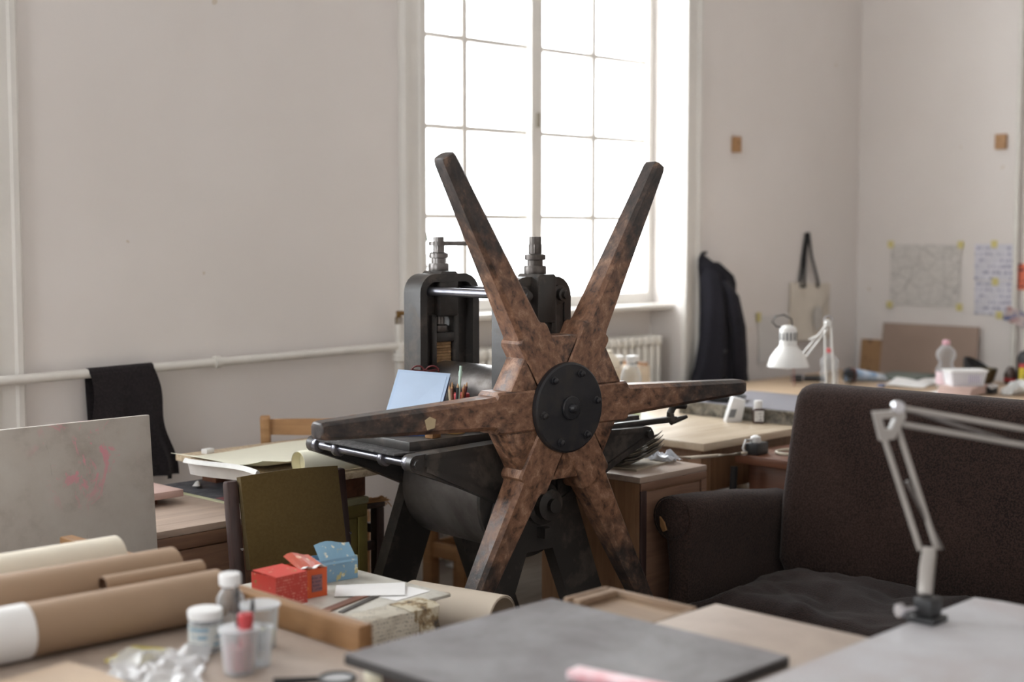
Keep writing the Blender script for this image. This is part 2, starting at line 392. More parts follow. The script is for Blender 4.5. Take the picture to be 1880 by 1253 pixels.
# radiator in the niche
ra = thing('radiator', 'white cast iron column radiator in the niche below the window', 'radiator', (4.34, y1+.10, .08))
sec = MB()
for yy in (-.05, .05):
    sec.loft([[(u*.021*sc, yy+v*.022*sc, z) for u, v in [(math.cos(2*PI*k/10), math.sin(2*PI*k/10)) for k in range(10)]] for z, sc in ((.05, .7), (.1, 1), (.5, .92), (.8, 1), (.845, .8))])
sec.box(-.024, .024, -.075, .075, .83, .885, .018, 3).box(-.024, .024, -.075, .075, .02, .07, .018, 3)
sm = sec.mesh(M_RAD)
for k in range(27): link('radiator_section', sm, ra, (k*.0525, 0, 0))
for k in (0, 26): MB().box(k*.0525-.02, k*.0525+.02, -.06, .06, -.08, .03, .008).build('foot', M_RAD, ra)
MB().lathe([(.014, 0), (.014, .03), (.022, .035), (.022, .07), (.012, .075)], 12, (26*.0525+.02, 0, .05), (1, 0, 0)).build('valve', M_RAD, ra)

# ------------------------------------------------------------------ the etching press
PR = Vector((2.947, 2.672, 0)); RZ = math.radians(-5)
def PL(x, y, z): return PR + Matrix.Rotation(RZ, 3, 'Z') @ Vector((x, y, z))
press = thing('etching_press', 'black cast iron etching press with a six armed wooden star wheel', 'printing press', PR, RZ)
CX = .022
def frame(ya, yb, rim_in, name='side_frame'):
    """upright with a bearing slot above and spread legs below"""
    hw = .112
    out = [(-hw, .82)] + arc(-hw+.055, 1.35-.055, .055, 180, 90, 5) + arc(hw-.055, 1.35-.055, .055, 90, 0, 5) + [(hw, .82), (.122, .76), (.15, .68), (.24, .44), (.40, .03), (.43, .0), (.24, 0), (.235, .04), (.13, .36), (.05, .56), (-.05, .56), (-.13, .36), (-.235, .04), (-.24, 0), (-.43, 0), (-.40, .03), (-.24, .44), (-.15, .68), (-.122, .76)]
    slot = [(-.035, 1.0), (.035, 1.0), (.035, 1.235), (-.035, 1.235)]
    o = MB().plate([(CX+x, z) for x, z in out], ya, yb, 'y', [[(CX+x, z) for x, z in slot]]).build(name, M_IRON, press)
    # raised rim round the upright
    ring_o = [(-hw-.004, .84)] + arc(-hw+.055, 1.354-.055, .059, 180, 90, 6) + arc(hw-.055, 1.354-.055, .059, 90, 0, 6) + [(hw+.004, .84)]
    ring_i = [(hw-.024, .84)] + arc(hw-.055, 1.354-.055, .034, 0, 90, 6) + arc(-hw+.055, 1.354-.055, .034, 90, 180, 6) + [(-hw+.024, .84)]
    MB().plate([(CX+x, z) for x, z in ring_o+ring_i], ya-(.035 if rim_in else .004), yb+(.004 if rim_in else .035), 'y').build('rim', M_IRON, o)
    # screw housing, bearing block, packing
    yc = (ya+yb)/2
    MB().plate([(CX-.036, 1.225), (CX+.036, 1.225), (CX+.036, 1.358), (CX+.028, 1.366), (CX-.028, 1.366), (CX-.036, 1.358)], ya-.032, yb+.02, 'y', bev=.006).build('screw_housing', M_IRON, o)
    for s in (-1, 1): MB().box(CX+s*.044-.010, CX+s*.044+.010, ya-.012, yb+.012, .96, 1.23, .003).build('slot_guide', M_IRON, o)
    MB().box(CX-.034, CX+.034, ya-.012, yb+.012, .96, 1.045, .005).build('bearing_block', M_IRON, o)
    mb = MB(); z = 1.045; random.seed(3)
    while z < 1.135:
        h = random.uniform(.005, .011); d = random.uniform(-.003, .003)
        mb.box(CX-.029+d, CX+.026+d, ya-.004+d, yb+.004, z, z+h-.0012); z += h
    mb.build('packing_stack', M_SHIM, o, smooth=False)
    MB().box(CX-.036, CX+.036, ya-.012, yb+.012, z, z+.03, .004).build('pressure_block', M_IRON, o)
    s = MB().lathe([(.017, 0), (.017, .30), (.017, .30)], 16, (CX, yc, z+.028))
    zz = z+.03
    s.lathe([(.026, zz), (.028, zz+.004), (.028, zz+.02), (.02, zz+.024)], 16, (CX, yc, 0))
    s.lathe([(.03, 1.362), (.032, 1.366), (.032, 1.385), (.03, 1.389)], 18, (CX, yc, 0)).lathe([(.022, 1.389), (.022, 1.405), (.030, 1.407), (.030, 1.42), (.021, 1.424)], 18, (CX, yc, 0))
    s.box(CX-.014, CX+.014, yc-.014, yc+.014, 1.42, 1.452, .003)
    s.build('pressure_screw', M_STEEL, press)
    return o
NF0, NF1, FF0, FF1 = .135, .18, .59, .635
nf = frame(NF0, NF1, False); ff = frame(FF0, FF1, True)
for s in (-1, 1):
    for zz in (1.305,):
        MB().lathe([(.028, 0), (.028, .006), (.019, .008), (.019, .022), (.012, .024), (.012, .036), (.0, .038)], 12, (CX+s*.072, NF0, zz), (0, -1, 0)).build('tie_nut', M_IRON, press)
        MB().rod((CX+s*.072, NF1-.01, zz), (CX+s*.072, FF0+.01, zz), .0135, n=16).build('tie_rod', M_ROD, press)
MB().box(CX-.012, CX+.012, .10, .59, .60, .63).build('stretcher', M_IRON, press)
for s in (-1, 1): MB().rod((CX+s*.26, NF0+.02, .16), (CX+s*.26, FF1-.02, .16), .018).build('lower_tie', M_IRON, press)
MB().lathe([(.03, -.03), (.03, 0), (.081, .002), (.083, .006), (.083, .395), (.081, .40), (.03, .402), (.03, .43)], 48, (CX, .187, 1.003), (0, 1, 0)).build('upper_roller', M_STEEL, press)
MB().lathe([(.03, -.06), (.03, 0), (.165, .002), (.168, .006), (.168, .394), (.165, .398), (.03, .40), (.03, .47)], 56, (CX, .187, .712), (0, 1, 0)).build('lower_drum', M_DRUM, press)
MB().lathe([(.08, 0), (.178, .001), (.182, .004), (.182, .018), (.178, .02), (.08, .021)], 56, (CX, .186, .712), (0, 1, 0)).build('drum_flange', M_IRON, press)
MB().lathe([(.062, 0), (.062, .02), (.045, .026), (.045, .05), (.02, .055), (.02, .07), (0, .072)], 24, (CX, NF0+.002, .70), (0, -1, 0)).build('drum_bearing', M_IRON, press)
MB().rod((.0, .02, .994), (.0, .19, .994), .028, n=20).build('wheel_shaft', M_STEEL, press)
MB().lathe([(.05, 0), (.056, .004), (.056, .03), (.05, .034)], 24, (0, .10, .994), (0, 1, 0)).build('shaft_bearing', M_IRON, press)
# bed brackets on both sides
def bracket(ya, yb, s, reach):
    e = s*reach
    P2 = lambda x, z: (CX + s*x, z)
    out = [P2(.06, .896)] + [P2(reach-.022*math.sin(math.radians(t))*-1-.0, .862+.024*math.cos(math.radians(t))) for t in range(0, 181, 30)] + [P2(.09, .70), P2(.06, .68)]
    o = MB().plate(out, ya, yb, 'y').build('bed_bracket', M_IRON, press)
    MB().plate([P2(.06, .898), P2(reach-.03, .886), P2(reach-.03, .872), P2(.06, .878)], ya-.008, yb+.008, 'y').build('upper_rib', M_IRON, o)
    MB().plate([P2(.06, .705), P2(reach-.03, .852), P2(reach-.03, .838), P2(.06, .672)], ya-.008, yb+.008, 'y').build('lower_rib', M_IRON, o)
    MB().rod((CX+e, ya-.012, .862), (CX+e, ya+.002, .862), .014, n=8).build('bracket_nut', M_IRON, o)
    return o
for s, reach in ((-1, .455), (1, .44)):
    bracket(.125, .165, s, reach); bracket(.60, .64, s, reach)
    e = CX+s*reach
    MB().rod((e, .13, .862), (e, .64, .862), .0125, n=16).build('bed_roller_rod', M_ROD, press)
    for yy in (.155, .27, .50, .605): MB().lathe([(.0125, -.012), (.021, -.010), (.023, -.006), (.023, .006), (.021, .010), (.0125, .012)], 20, (e, yy, .862), (0, 1, 0)).build('rod_collar', M_ROD, press)
MB().box(-.40, .50, .20, .575, .884, .911, .003).build('bed', M_IRON, press)
MB().box(-.46, -.30, .19, .57, .879, .8845, .001).build('bed_end_plate', two_tone('granular_black', srgb(78, 76, 76), srgb(44, 42, 42), 90, .4, .6, (.6, .8), bmp=.8, bscale=180), press)
MB().box(.10, .62, .150, .172, .884, .902, .003).build('bed_rail', M_IRON, press)
MB().tube([(.60, .16, .89), (.598, .16, .915), (.605, .155, .932), (.625, .152, .938), (.655, .15, .932)], [.014, .012, .012, .013, .011], 10).rod((.60, .16, .885), (.665, .152, .897), .011, .006).build('rail_hook', M_IRON, press)
# flat spanner left on the far screw
MB().box(CX-.014, CX+.21, .60, .625, 1.444, 1.458, .002).lathe([(.03, 0), (.03, .012)], 16, (CX, .6125, 1.445)).build('screw_lever', M_STEEL, press)

# star wheel
wheel = bpy.data.objects.new('star_wheel', None); COL.objects.link(wheel); wheel.parent = press; wheel.location = (0, 0, .994)
def octo(r, w, d, c):
    return [(r, u+.045, v) for u, v in ((-d, -w+c), (-d, w-c), (-d+c, w), (d-c, w), (d, w-c), (d, -w+c), (d-c, -w), (-d+c, -w))]
sp = MB().loft([octo(r, w_, d, c) for r, w_, d, c in ((.05, .056, .045, .006), (.238, .058, .045, .006), (.246, .056, .0445, .009), (.250, .047, .043, .010), (.262, .0445, .042, .011), (.50, .035, .036, .011), (.785, .0235, .029, .009), (.797, .021, .027, .009), (.80, .017, .023, .008))])
sp_me = sp.mesh(M_BROWN, ang=30)
sp2 = MB().loft([octo(r, w_, d, c) for r, w_, d, c in ((.05, .056, .045, .006), (.238, .058, .045, .006), (.246, .056, .0445, .009), (.250, .047, .043, .010), (.262, .0445, .042, .011), (.50, .035, .036, .011), (.785, .0235, .029, .009), (.797, .021, .027, .009), (.80, .017, .023, .008))])
# spokes are browner at the hub and rubbed dark towards the grip
def spoke_mat():
    m, nt, b = nodes('spoke_timber')
    tc = nt.nodes.new('ShaderNodeTexCoord'); sx = nt.nodes.new('ShaderNodeSeparateXYZ'); nt.links.new(tc.outputs['Object'], sx.inputs[0])
    n = tnoise(nt, 38, 10, .72, (.7, 1, 1), .3); n2 = tnoise(nt, 7, 4, .6)
    nr = ramp(nt, n, [(.35, srgb(56, 43, 37)), (.46, srgb(120, 86, 66)), (.56, srgb(140, 103, 80)), (.72, srgb(184, 150, 126))])
    dk = ramp(nt, n, [(.38, srgb(38, 34, 34)), (.56, srgb(68, 57, 52)), (.74, srgb(132, 104, 84))])
    ma = nt.nodes.new('ShaderNodeMath'); ma.operation = 'ADD'; nt.links.new(sx.outputs[0], ma.inputs[0])
    mm = nt.nodes.new('ShaderNodeMath'); mm.operation = 'MULTIPLY_ADD'; nt.links.new(n2, mm.inputs[0]); mm.inputs[1].default_value = .9; mm.inputs[2].default_value = -.45
    nt.links.new(mm.outputs[0], ma.inputs[1])
    f = ramp(nt, ma.outputs[0], [(.36, (0, 0, 0)), (.58, (1, 1, 1))])
    nt.links.new(mixc(nt, f, nr, dk), b.inputs['Base Color'])
    nt.links.new(ramp(nt, n, [(.38, (.34,)*3), (.62, (.5,)*3)]), b.inputs['Roughness'])
    bump(nt, b, tnoise(nt, 70, 6), .3, .004); return m
sp2_me = sp2.mesh(spoke_mat(), ang=30); bpy.data.meshes.remove(sp_me)
for k in range(6):
    o = link('spoke', sp2_me, wheel); o.rotation_euler = (0, -math.radians(60*k), 0)
for k in range(6):
    a = math.radians(60*k+30); u1, u2 = a-PI/6, a+PI/6
    v = lambda an, r, p: (r*math.cos(an)-p*math.sin(an), r*math.sin(an)+p*math.cos(an))
    R1 = .205 if k % 3 else .225
    pts = [v(u1, .06, .052), v(u1, R1, .052), v(u2, R1, -.052), v(u2, .06, -.052)]
    MB().plate(pts, .004, .086, 'y', bev=.008).build('hub_wedge', M_BROWN, wheel)
MB().lathe([(.128, 0), (.1285, .006), (.127, .014), (.122, .018), (.034, .019)], 72, (0, .001, 0), (0, -1, 0)).build('hub_plate', M_IRON2, wheel)
MB().lathe([(.034, .016), (.034, .024), (.031, .027), (.014, .028), (.013, .036), (.008, .042), (0, .043)], 32, (0, .001, 0), (0, -1, 0)).build('hub_boss', M_IRON2, wheel)
for k in range(6):
    a = math.radians(60*k+8)
    MB().lathe([(.0115, 0), (.0115, .003), (.0085, .004), (.0085, .012), (.004, .015), (0, .015)], 10, (.102*math.cos(a), -.017, .102*math.sin(a)), (0, -1, 0)).build('hub_bolt', M_IRON2, wheel)
MB().plate([(-.485, -.022), (-.462, -.018), (-.458, .004), (-.476, .012), (-.492, .004)], .005, .0085, 'y').build('tape_scrap', plain('old_tape', srgb(206, 186, 150), .7), wheel)

# ---- things lying on the press bed
BZ = .911
def quad_slab(name, pts, th, mat, label, cat, **k):
    a = [Vector(p) for p in pts]; n = (a[1]-a[0]).cross(a[3]-a[0]).normalized()*th
    b = MB(); c = sum(a, Vector())/4
    b.loft([[p-c for p in a], [p-c+n for p in a]])
    return single(b, name, mat, label, cat, c, **k)
M_BLUE = plain('pale_blue_cover', srgb(194, 216, 244), .4, var=.03)
bk = thing('blue_book', 'pale blue hardback book propped up on the press bed', 'book', PL(-.33, .31, BZ))
BT = .016
B = [PL(-.398, .343, BZ+.0125), PL(-.282, .241, BZ+.0125), PL(-.10, .40, 1.066), PL(-.215, .505, 1.078)]
base = Vector(bk.location); n_ = (B[1]-B[0]).cross(B[3]-B[0]).normalized()
def slab(off, th, shrink, mat, nm):
    c = sum(B, Vector())/4
    q = [c+(p-c)*shrink - n_*off - base for p in B]
    MB().loft([q, [p - n_*th for p in q]]).build(nm, mat, bk, smooth=False)
slab(0, .0025, 1, M_BLUE, 'front_cover'); slab(-.0008, .0008, .9, plain('blue_panel', srgb(200, 221, 248), .45, var=.03), 'cover_panel'); slab(.0025, .011, .97, M_WHITE, 'pages'); slab(.0135, .0025, 1, plain('dark_blue_cover', srgb(60, 92, 146), .5), 'back_cover')
single(MB().box(-.02, .02, -.014, .014, 0, .035, .003), 'wood_block', M_PINE, 'small square wooden block at the foot of the blue book', 'block', PL(-.30, .225, BZ), .2)
top_m, bot_m = (B[2]+B[3])/2 - n_*BT, (B[0]+B[1])/2 - n_*BT
PZ = 1.050; tt = (PZ-bot_m.z)/(top_m.z-bot_m.z); touch = bot_m.lerp(top_m, tt)        # where the prop's front edge meets the back cover
away = Vector((-n_.x, -n_.y, 0)).normalized(); PROP_RZ = math.atan2(away.y, away.x) - PI/2
single(MB().box(-.03, .03, -.002, .085, 0, PZ-BZ, .001), 'wooden_prop', M_DKWOOD, 'dark wooden block propping the blue book from behind', 'block', (touch.x, touch.y, BZ), PROP_RZ)
# red framed spectacles case shape behind the book
g = thing('reading_glasses', 'dark red framed reading glasses standing above the blue book', 'glasses', (touch.x+away.x*.068, touch.y+away.y*.068, PZ-.001), PROP_RZ)
for s in (-1, 1): MB().tube([(s*.022+.019*math.cos(t), 0, .018+.016*math.sin(t)) for t in [2*PI*k/14 for k in range(14)]], .003, 6, True).build('rim', plain('dark_red_plastic', srgb(106, 38, 40), .35), g)
MB().tube([(-.005, 0, .022), (.005, 0, .022)], .003, 6).build('bridge', MATS['dark_red_plastic'], g)
for s in (-1, 1): MB().tube([(s*.041, 0, .022), (s*.042, .006+.003*s, .022), (s*.034, .009+.003*s, .021), (-s*.030, .011+.003*s, .014)], .0022, 6).build('temple', MATS['dark_red_plastic'], g)
cupL = PL(-.192, .262, BZ)
cup = thing('pencil_tin', 'yellow tin cup full of pencils standing on the press bed', 'cup', cupL)
MB().lathe([(.026, 0), (.028, .002), (.028, .075), (.026, .075), (.026, .004), (0, .004)], 24).build('cup_wall', plain('mustard_tin', srgb(190, 150, 92), .5), cup)
MB().lathe([(.0285, .0), (.0295, .001), (.0295, .006), (.0285, .007)], 24).build('base_ring', MATS['mustard_tin'], cup)
pc = [(196, 92, 58), (150, 60, 48), (60, 46, 42), (206, 184, 150), (120, 74, 52), (40, 40, 44), (178, 104, 60), (96, 40, 38)]
for k, c in enumerate(pc):
    a = 2*PI*k/8; rr = .014
    p0 = Vector((rr*math.cos(a)*.6, rr*math.sin(a)*.6, .006)); p1 = Vector((.024*math.cos(a)+.012, .024*math.sin(a), random.uniform(.115, .135)))
    pn = thing('pencil', ('orange', 'brick red', 'dark brown', 'cream', 'mid brown', 'black', 'tan', 'maroon')[k]+' pencil standing in the yellow tin cup', 'pencil', cupL, 0, 'pencils in the tin cup')
    MB().rod(p0, p1, .0042, n=6).build('pencil_shaft', plain('pencil_%d' % k, srgb(*c), .5), pn)
    d = (p1-p0).normalized()
    MB().rod(p1, p1+d*.012, .0042, .0008, 6).build('pencil_tip', M_BEECH, pn)
single(MB().rod((0, 0, 0), (.026, .006, .185), .0042, n=8).rod((.022, .005, .155), (.0245, .0055, .17), .0058, n=8), 'glass_rod', plain('pale_green_plastic', srgb(196, 222, 208), .3), 'pale green plastic stick rising out of the pencil tin', 'stick', cupL+Vector((.004, 0, .006)))
j = thing('red_lid_jar', 'clear jar with a flat red lid behind the pencil tin', 'jar', PL(-.118, .335, BZ))
MB().lathe([(.024, 0), (.026, .003), (.026, .088), (.024, .09), (.022, .088), (.022, .004), (0, .004)], 20).build('jar_body', M_CLEAR2, j)
MB().lathe([(.03, .086), (.031, .088), (.031, .1), (.029, .103), (0, .103)], 20).build('lid', M_REDC, j)
s_ = thing('metal_spoon', 'small metal spoon lying on the press bed', 'spoon', PL(-.12, .245, BZ+.001), RZ-.35)
MB().loft([[(x, w_*math.cos(t), .006+.004*math.sin(t)-dz) for t in [2*PI*k/10 for k in range(10)]] for x, w_, dz in ((-.024, .004, .0), (-.016, .012, .002), (0, .015, .002), (.014, .010, .001), (.022, .004, 0))]).build('bowl', M_CHROME, s_)
MB().tube([(.02, 0, .007), (.06, 0, .012), (.10, 0, .006)], [.003, .0025, .004], 8).build('handle', M_CHROME, s_)

# ------------------------------------------------------------------ left side: cabinets, board, chairs
def cabinet(name, label, W, D, Hh, loc, body, top, doors=1):
    r = thing(name, label, 'cabinet', loc)
    MB().box(0, W, .0, D, .0, Hh-.022, .003).build('carcass', body, r)
    MB().box(-.006, W+.006, -.012, D+.004, Hh-.022, Hh, .004).build('cabinet_top', top, r)
    MB().box(0, W, -.010, .0, Hh-.062, Hh-.022, .002).build('front_rail', body, r)
    for s in (0, W-.035): MB().box(s, s+.035, -.010, 0, .0, Hh-.062, .002).build('stile', body, r)
    MB().box(.037, W-.037, -.006, 0, .03, Hh-.066, .002).build('door', body, r)
    return r
cb = cabinet('brown_cabinet', 'brown wooden cabinet with pale top beside the leaning white board', .50, .62, .65, (1.975, 3.46, 0), M_CABBR, M_CABTOP)
cg = cabinet('green_cabinet', 'olive green painted cabinet behind the green chair', .375, .62, .65, (2.492, 3.46, 0), M_CABGR, M_CABGRT)
for xx in (.47, .06): MB().rod((xx, -.0125, .635), (xx, -.0085, .635), .004, n=8).build('screw', M_BLACK, cb)

wbd = MB().box(-.4, .4, 0, .022, 0, .985, .003)
def board_mat():
    m, nt, b = nodes('white_board_paint')
    c = ramp(nt, tnoise(nt, 4, 6, .65), [(.34, srgb(158, 148, 138)), (.5, srgb(182, 175, 166)), (.7, srgb(192, 187, 179))])
    drips = ramp(nt, tnoise(nt, 9, 5, .75, (5, 1, .7), .6), [(.66, (0, 0, 0)), (.72, (1, 1, 1))])
    c = mixc(nt, drips, c, srgb(150, 142, 134))
    tc = nt.nodes.new('ShaderNodeTexCoord'); vm = nt.nodes.new('ShaderNodeVectorMath'); vm.operation = 'DISTANCE'
    nt.links.new(tc.outputs['Object'], vm.inputs[0]); vm.inputs[1].default_value = (.20, 0, .90)
    near = ramp(nt, vm.outputs['Value'], [(.05, (1, 1, 1)), (.17, (0, 0, 0))])
    sc = ramp(nt, tnoise(nt, 14, 5, .7, (1, 1, .6), 1.2), [(.53, (0, 0, 0)), (.58, (1, 1, 1))])
    mu = nt.nodes.new('ShaderNodeMix'); mu.data_type = 'RGBA'; mu.blend_type = 'MULTIPLY'; mu.inputs[0].default_value = 1
    nt.links.new(near, mu.inputs[6]); nt.links.new(sc, mu.inputs[7])
    nt.links.new(mixc(nt, mu.outputs[2], c, srgb(214, 150, 158)), b.inputs['Base Color']); b.inputs['Roughness'].default_value = .55
    return m
single(wbd, 'white_board', board_mat(), 'scuffed white panel with pink chalk marks leaning on the brown cabinet', 'board', (1.690, 3.370, .0), 0, rot=(-.08, 0, 0))

single(MB().box(-.14, .14, -.16, .16, 0, .022, .002), 'pink_board', plain('pink_board_face', srgb(204, 176, 168), .5, c2=srgb(186, 152, 142)), 'flat pinkish board lying at the back of the brown cabinet', 'board', (2.255, 3.925, .672))
single(MB().box(-.10, .10, -.12, .12, 0, .0215, .002), 'dark_slab', M_REDWOOD, 'red-brown slab under the pink board on the brown cabinet', 'board', (2.23, 3.93, .65))
mt = thing('cutting_mat', 'dark grey mat with a red corner lying on the cabinets', 'mat', (2.52, 3.68, .6505))
MB().box(-.02, .36, .0, .40, 0, .003).build('mat_sheet', M_MAT, mt)
MB().box(-.02, .20, .0, .07, .003, .0038).build('red_corner', M_MATRED, mt)
tb = thing('paint_tube', 'small white paint tube lying on the dark mat', 'tube', (2.567, 3.955, .6545), .9)
MB().loft([[(x, w_*math.cos(t), .009+h*math.sin(t)) for t in [2*PI*k/12 for k in range(12)]] for x, w_, h in ((-.03, .013, .001), (-.01, .011, .006), (.018, .009, .009))]).build('tube_body', M_PLAST, tb)
MB().rod((.018, 0, .009), (.03, 0, .009), .005).build('cap', M_PLAST, tb)
single(MB().box(0, .585, 0, .70, 0, .02, .001), 'chipboard_sheet', M_CHIP, 'pale chipboard sheet raised on wooden blocks over the cabinets', 'board', (2.57, 3.385, .728))
wood_bl = MB().box(-.045, .045, -.04, .04, 0, .0775, .003).mesh(M_REDWOOD)
for k, (xx, yy, lb) in enumerate(((2.828, 3.505, 'red-brown wooden block holding up the chipboard above the green cabinet'), (2.70, 4.02, 'red-brown wooden block under the back of the chipboard'))):
    tag(link('wooden_block', wood_bl, None, (xx, yy, .6505)), lb, 'block')
def sheet_fn(u, v):
    x = -.16+.57*u; y = .0+.50*v
    z = .006 + .004*math.sin(6*u+3*v)
    if u < .16: z += (.16-u)*.10
    if v < .30: z += .03*((.30-v)/.30)**1.5*(1 if u < .5 else .5)
    return (x, y, z)
single(MB().sheet(sheet_fn, 24, 18, .0015), 'cream_paper', M_CREAM, 'large curling sheet of cream paper on the chipboard', 'paper', (2.66, 3.50, .748))
single(MB().sheet(lambda u, v: (-.16+.02*math.sin(v*5)+.03*u, v*.36, .012+.03*u*(1-u)*4-u*.04), 6, 14, .003), 'wrapping_paper', plain('white_wrapper', srgb(222, 220, 216), .5), 'white crinkled wrapper along the edge of the cream paper', 'paper', (2.62, 3.48, .752))
cr = thing('cream_roll', 'cream paper tube lying on the chipboard beside the press', 'paper roll', (2.585, 3.435, .790))
MB().lathe([(.036, 0), (.0375, .002), (.0375, .52), (.036, .522)], 32, (0, 0, 0), (1, -.05, 0), cap=False).build('outer_turn', M_CREAM, cr)
MB().lathe([(.034, .0005), (.0355, .002), (.0355, .52), (.034, .522)], 32, (0, 0, 0), (1, -.05, 0), cap=False).build('inner_turn', M_CREAM2, cr)
MB().lathe([(0.0, .04), (.034, .03)], 32, (0, 0, 0), (1, -.05, 0), cap=False).build('paper_core', M_CREAM2, cr)
single(MB().box(-.02, .02, -.012, .012, 0, .016, .002), 'eraser', M_PLAST, 'tiny white eraser at the far edge of the chipboard', 'eraser', (2.66, 4.03, .748), .3)

def post_chair(name, label, W, D, seat, top, mat, loc, rz, pad=None, rail=(.06, .0), tilt=.06):
    r = thing(name, label, 'chair', loc, rz)
    for s in (-1, 1):
        MB().plate([(D/2-.03, 0), (D/2+.01, 0), (D/2+.012, seat), (D/2+.012+tilt, top-.01), (D/2+.004+tilt, top), (D/2-.018+tilt, top), (D/2-.022, seat)], s*W/2-.017, s*W/2+.017, 'x', bev=.005).build('back_post', mat, r)
        MB().plate([(-D/2, 0), (-D/2+.03, 0), (-D/2+.035, seat-.02), (-D/2, seat-.02)], s*W/2-.017, s*W/2+.017, 'x', bev=.004).build('leg', mat, r)
        MB().box(s*W/2-.012, s*W/2+.012, -D/2+.03, D/2-.02, seat-.07, seat-.02, .003).build('side_rail', mat, r)
        MB().box(s*W/2-.010, s*W/2+.010, -D/2+.03, D/2-.02, .16, .19, .003).build('stretcher', mat, r)
    MB().box(-W/2+.017, W/2-.017, -D/2+.006, -D/2+.028, seat-.07, seat-.02, .003).build('front_rail', mat, r)
    MB().box(-W/2-.015, W/2+.015, -D/2-.01, D/2-.03, seat-.02, seat+(.03 if pad else .0), .010, 3).build('seat', pad or mat, r)
    return r
# beech chair behind the chipboard, only its back shows
bc = post_chair('beech_chair', 'light beech chair standing against the wall behind the cabinets', .318, .32, .44, .835, M_BEECH, (3.247, 4.189, 0), math.radians(134.4))
yb_ = .32/2+.06
MB().sheet(lambda u, v: (-.152+.304*u, yb_-.012-.014*math.sin(PI*u), .765+.055*v-.004*math.sin(PI*u)*(1-v)), 14, 4, .014).build('top_rail', M_BEECH, bc)
MB().sheet(lambda u, v: (-.152+.304*u, yb_-.035-.014*math.sin(PI*u), .60+.04*v), 14, 3, .014).build('mid_rail', M_BEECH, bc)
# green chair, its back panel towards us
gc = post_chair('green_chair', 'olive green padded chair with dark wooden posts', .345, .36, .44, .80, M_DKWOOD, (2.375, 3.03, 0), -.13, M_OLIVE, tilt=.05)
MB().sheet(lambda u, v: (-.152+.304*u, .176+.052*v-.010*math.sin(PI*u), .555+.252*v+.008*math.sin(PI*u)*(v > .9)), 14, 8, .03).build('backrest_pad', M_OLIVE, gc)
for s in (-1, 1): MB().rod((s*.173, .162, .62), (s*.173, .158, .62), .004, n=8).build('screw', M_CHROME, gc)

# dark stool and raffia
ds = thing('dark_stool', 'narrow dark wooden stool between the green cabinet and the press', 'stool', (2.965, 3.65, 0))
for sx in (-1, 1):
    for sy in (-1, 1): MB().box(sx*.048-.017, sx*.048+.017, sy*.075-.017, sy*.075+.017, 0, .58, .004).build('leg', M_DKWOOD, ds)
for z in (.22, .44):
    for sy in (-1, 1): MB().box(-.04, .04, sy*.075-.009, sy*.075+.009, z, z+.03, .003).build('rung', M_DKWOOD, ds)
    for sx in (-1, 1): MB().box(sx*.048-.009, sx*.048+.009, -.07, .07, z+.05, z+.08, .003).build('rung', M_DKWOOD, ds)
MB().box(-.068, .068, -.095, .095, .58, .598, .005).build('seat', M_DKWOOD, ds)
mb = MB(); random.seed(5)
for k in range(46):
    ya = random.uniform(-.035, .02); yb_ = ya*.7-.018+random.uniform(-.012, .012); e = random.uniform(.19, .25); h = random.uniform(.001, .008)
    end = [(e, yb_-.008, -.050+h)] if e < .225 or k % 4 else [(.228, yb_-.006, -.049+h), (e+.012, yb_-.012, -.064-h)]
    mb.tube([(random.uniform(-.03, .03), ya, .001+h), (.075, ya*.9-.006, .002+h), (.105, ya*.8-.012, -.016+h), (.15, yb_, -.050+h)] + end, .0014, 4)
mb.tube([(.225+.012*math.cos(t), -.03+.010*math.sin(t), -.043+.004*math.sin(2*t)) for t in [2*PI*k/16 for k in range(16)]], .003, 6, True)
single(mb, 'raffia_bundle', M_RAFFIA, 'loose bundle of orange raffia trailing from the green cabinet on to the dark stool', 'raffia', (2.80, 3.60, .6505))
ws = thing('pine_stool', 'plain pine stool on the floor behind the press drum', 'stool', (3.905, 4.10, 0))
for sx in (-1, 1):
    for sy in (-1, 1): MB().box(sx*.085-.025, sx*.085+.025, sy*.10-.025, sy*.10+.025, 0, .44, .004).build('leg', M_PINE, ws)
for sy in (-1, 1): MB().box(-.07, .07, sy*.10-.012, sy*.10+.012, .185, .245, .003).build('rail', M_PINE, ws)
for sx in (-1, 1): MB().box(sx*.085-.012, sx*.085+.012, -.09, .09, .185, .245, .003).build('rail', M_PINE, ws)
MB().box(-.115, .115, -.135, .135, .44, .465, .006).build('seat', M_PINE, ws)
single(MB().sheet(lambda u, v: (.09*u, .06*v, .004+.018*abs(noise.noise((u*4, v*4, 1)))), 10, 8, .001), 'paper_scrap', M_WHITE, 'crumpled white paper scrap on the floor behind the press', 'paper', (4.259, 4.526, 0))

# black apron over the pipe
def apron(u, v):
    x = -.125+.25*u; drop = v
    xx = x*(1+.25*drop) + .06*drop
    fold = .012*math.sin(u*13+1)*drop + .008*math.sin(u*29)*drop
    return (xx + .01*math.sin(v*9), -.0195-.012*drop*(.5) + fold, .002*(2*u-1) - .372*drop - .018*u*drop)
ap = thing('black_apron', 'black cloth apron hung over the white wall pipe', 'apron', (2.58, y1-.052, 1.003))
MB().sheet(apron, 22, 26, .003).build('front_fall', M_APRON, ap)
MB().sheet(lambda u, v: (-.125+.25*u, -.0195*math.cos(PI*v), .0195*math.sin(PI*v)+.002*(2*u-1)), 22, 10, .003).build('fold', M_APRON, ap)
MB().sheet(lambda u, v: (-.125+.25*u+.01*v, .0195, .002*(2*u-1)-.2*v), 12, 10, .003).build('back_fall', M_APRON, ap)
for xx in (.06, .175): MB().box(xx-.008, xx+.008, -.030, -.027, -.40, -.36).build('tie_string', M_APRON, ap)

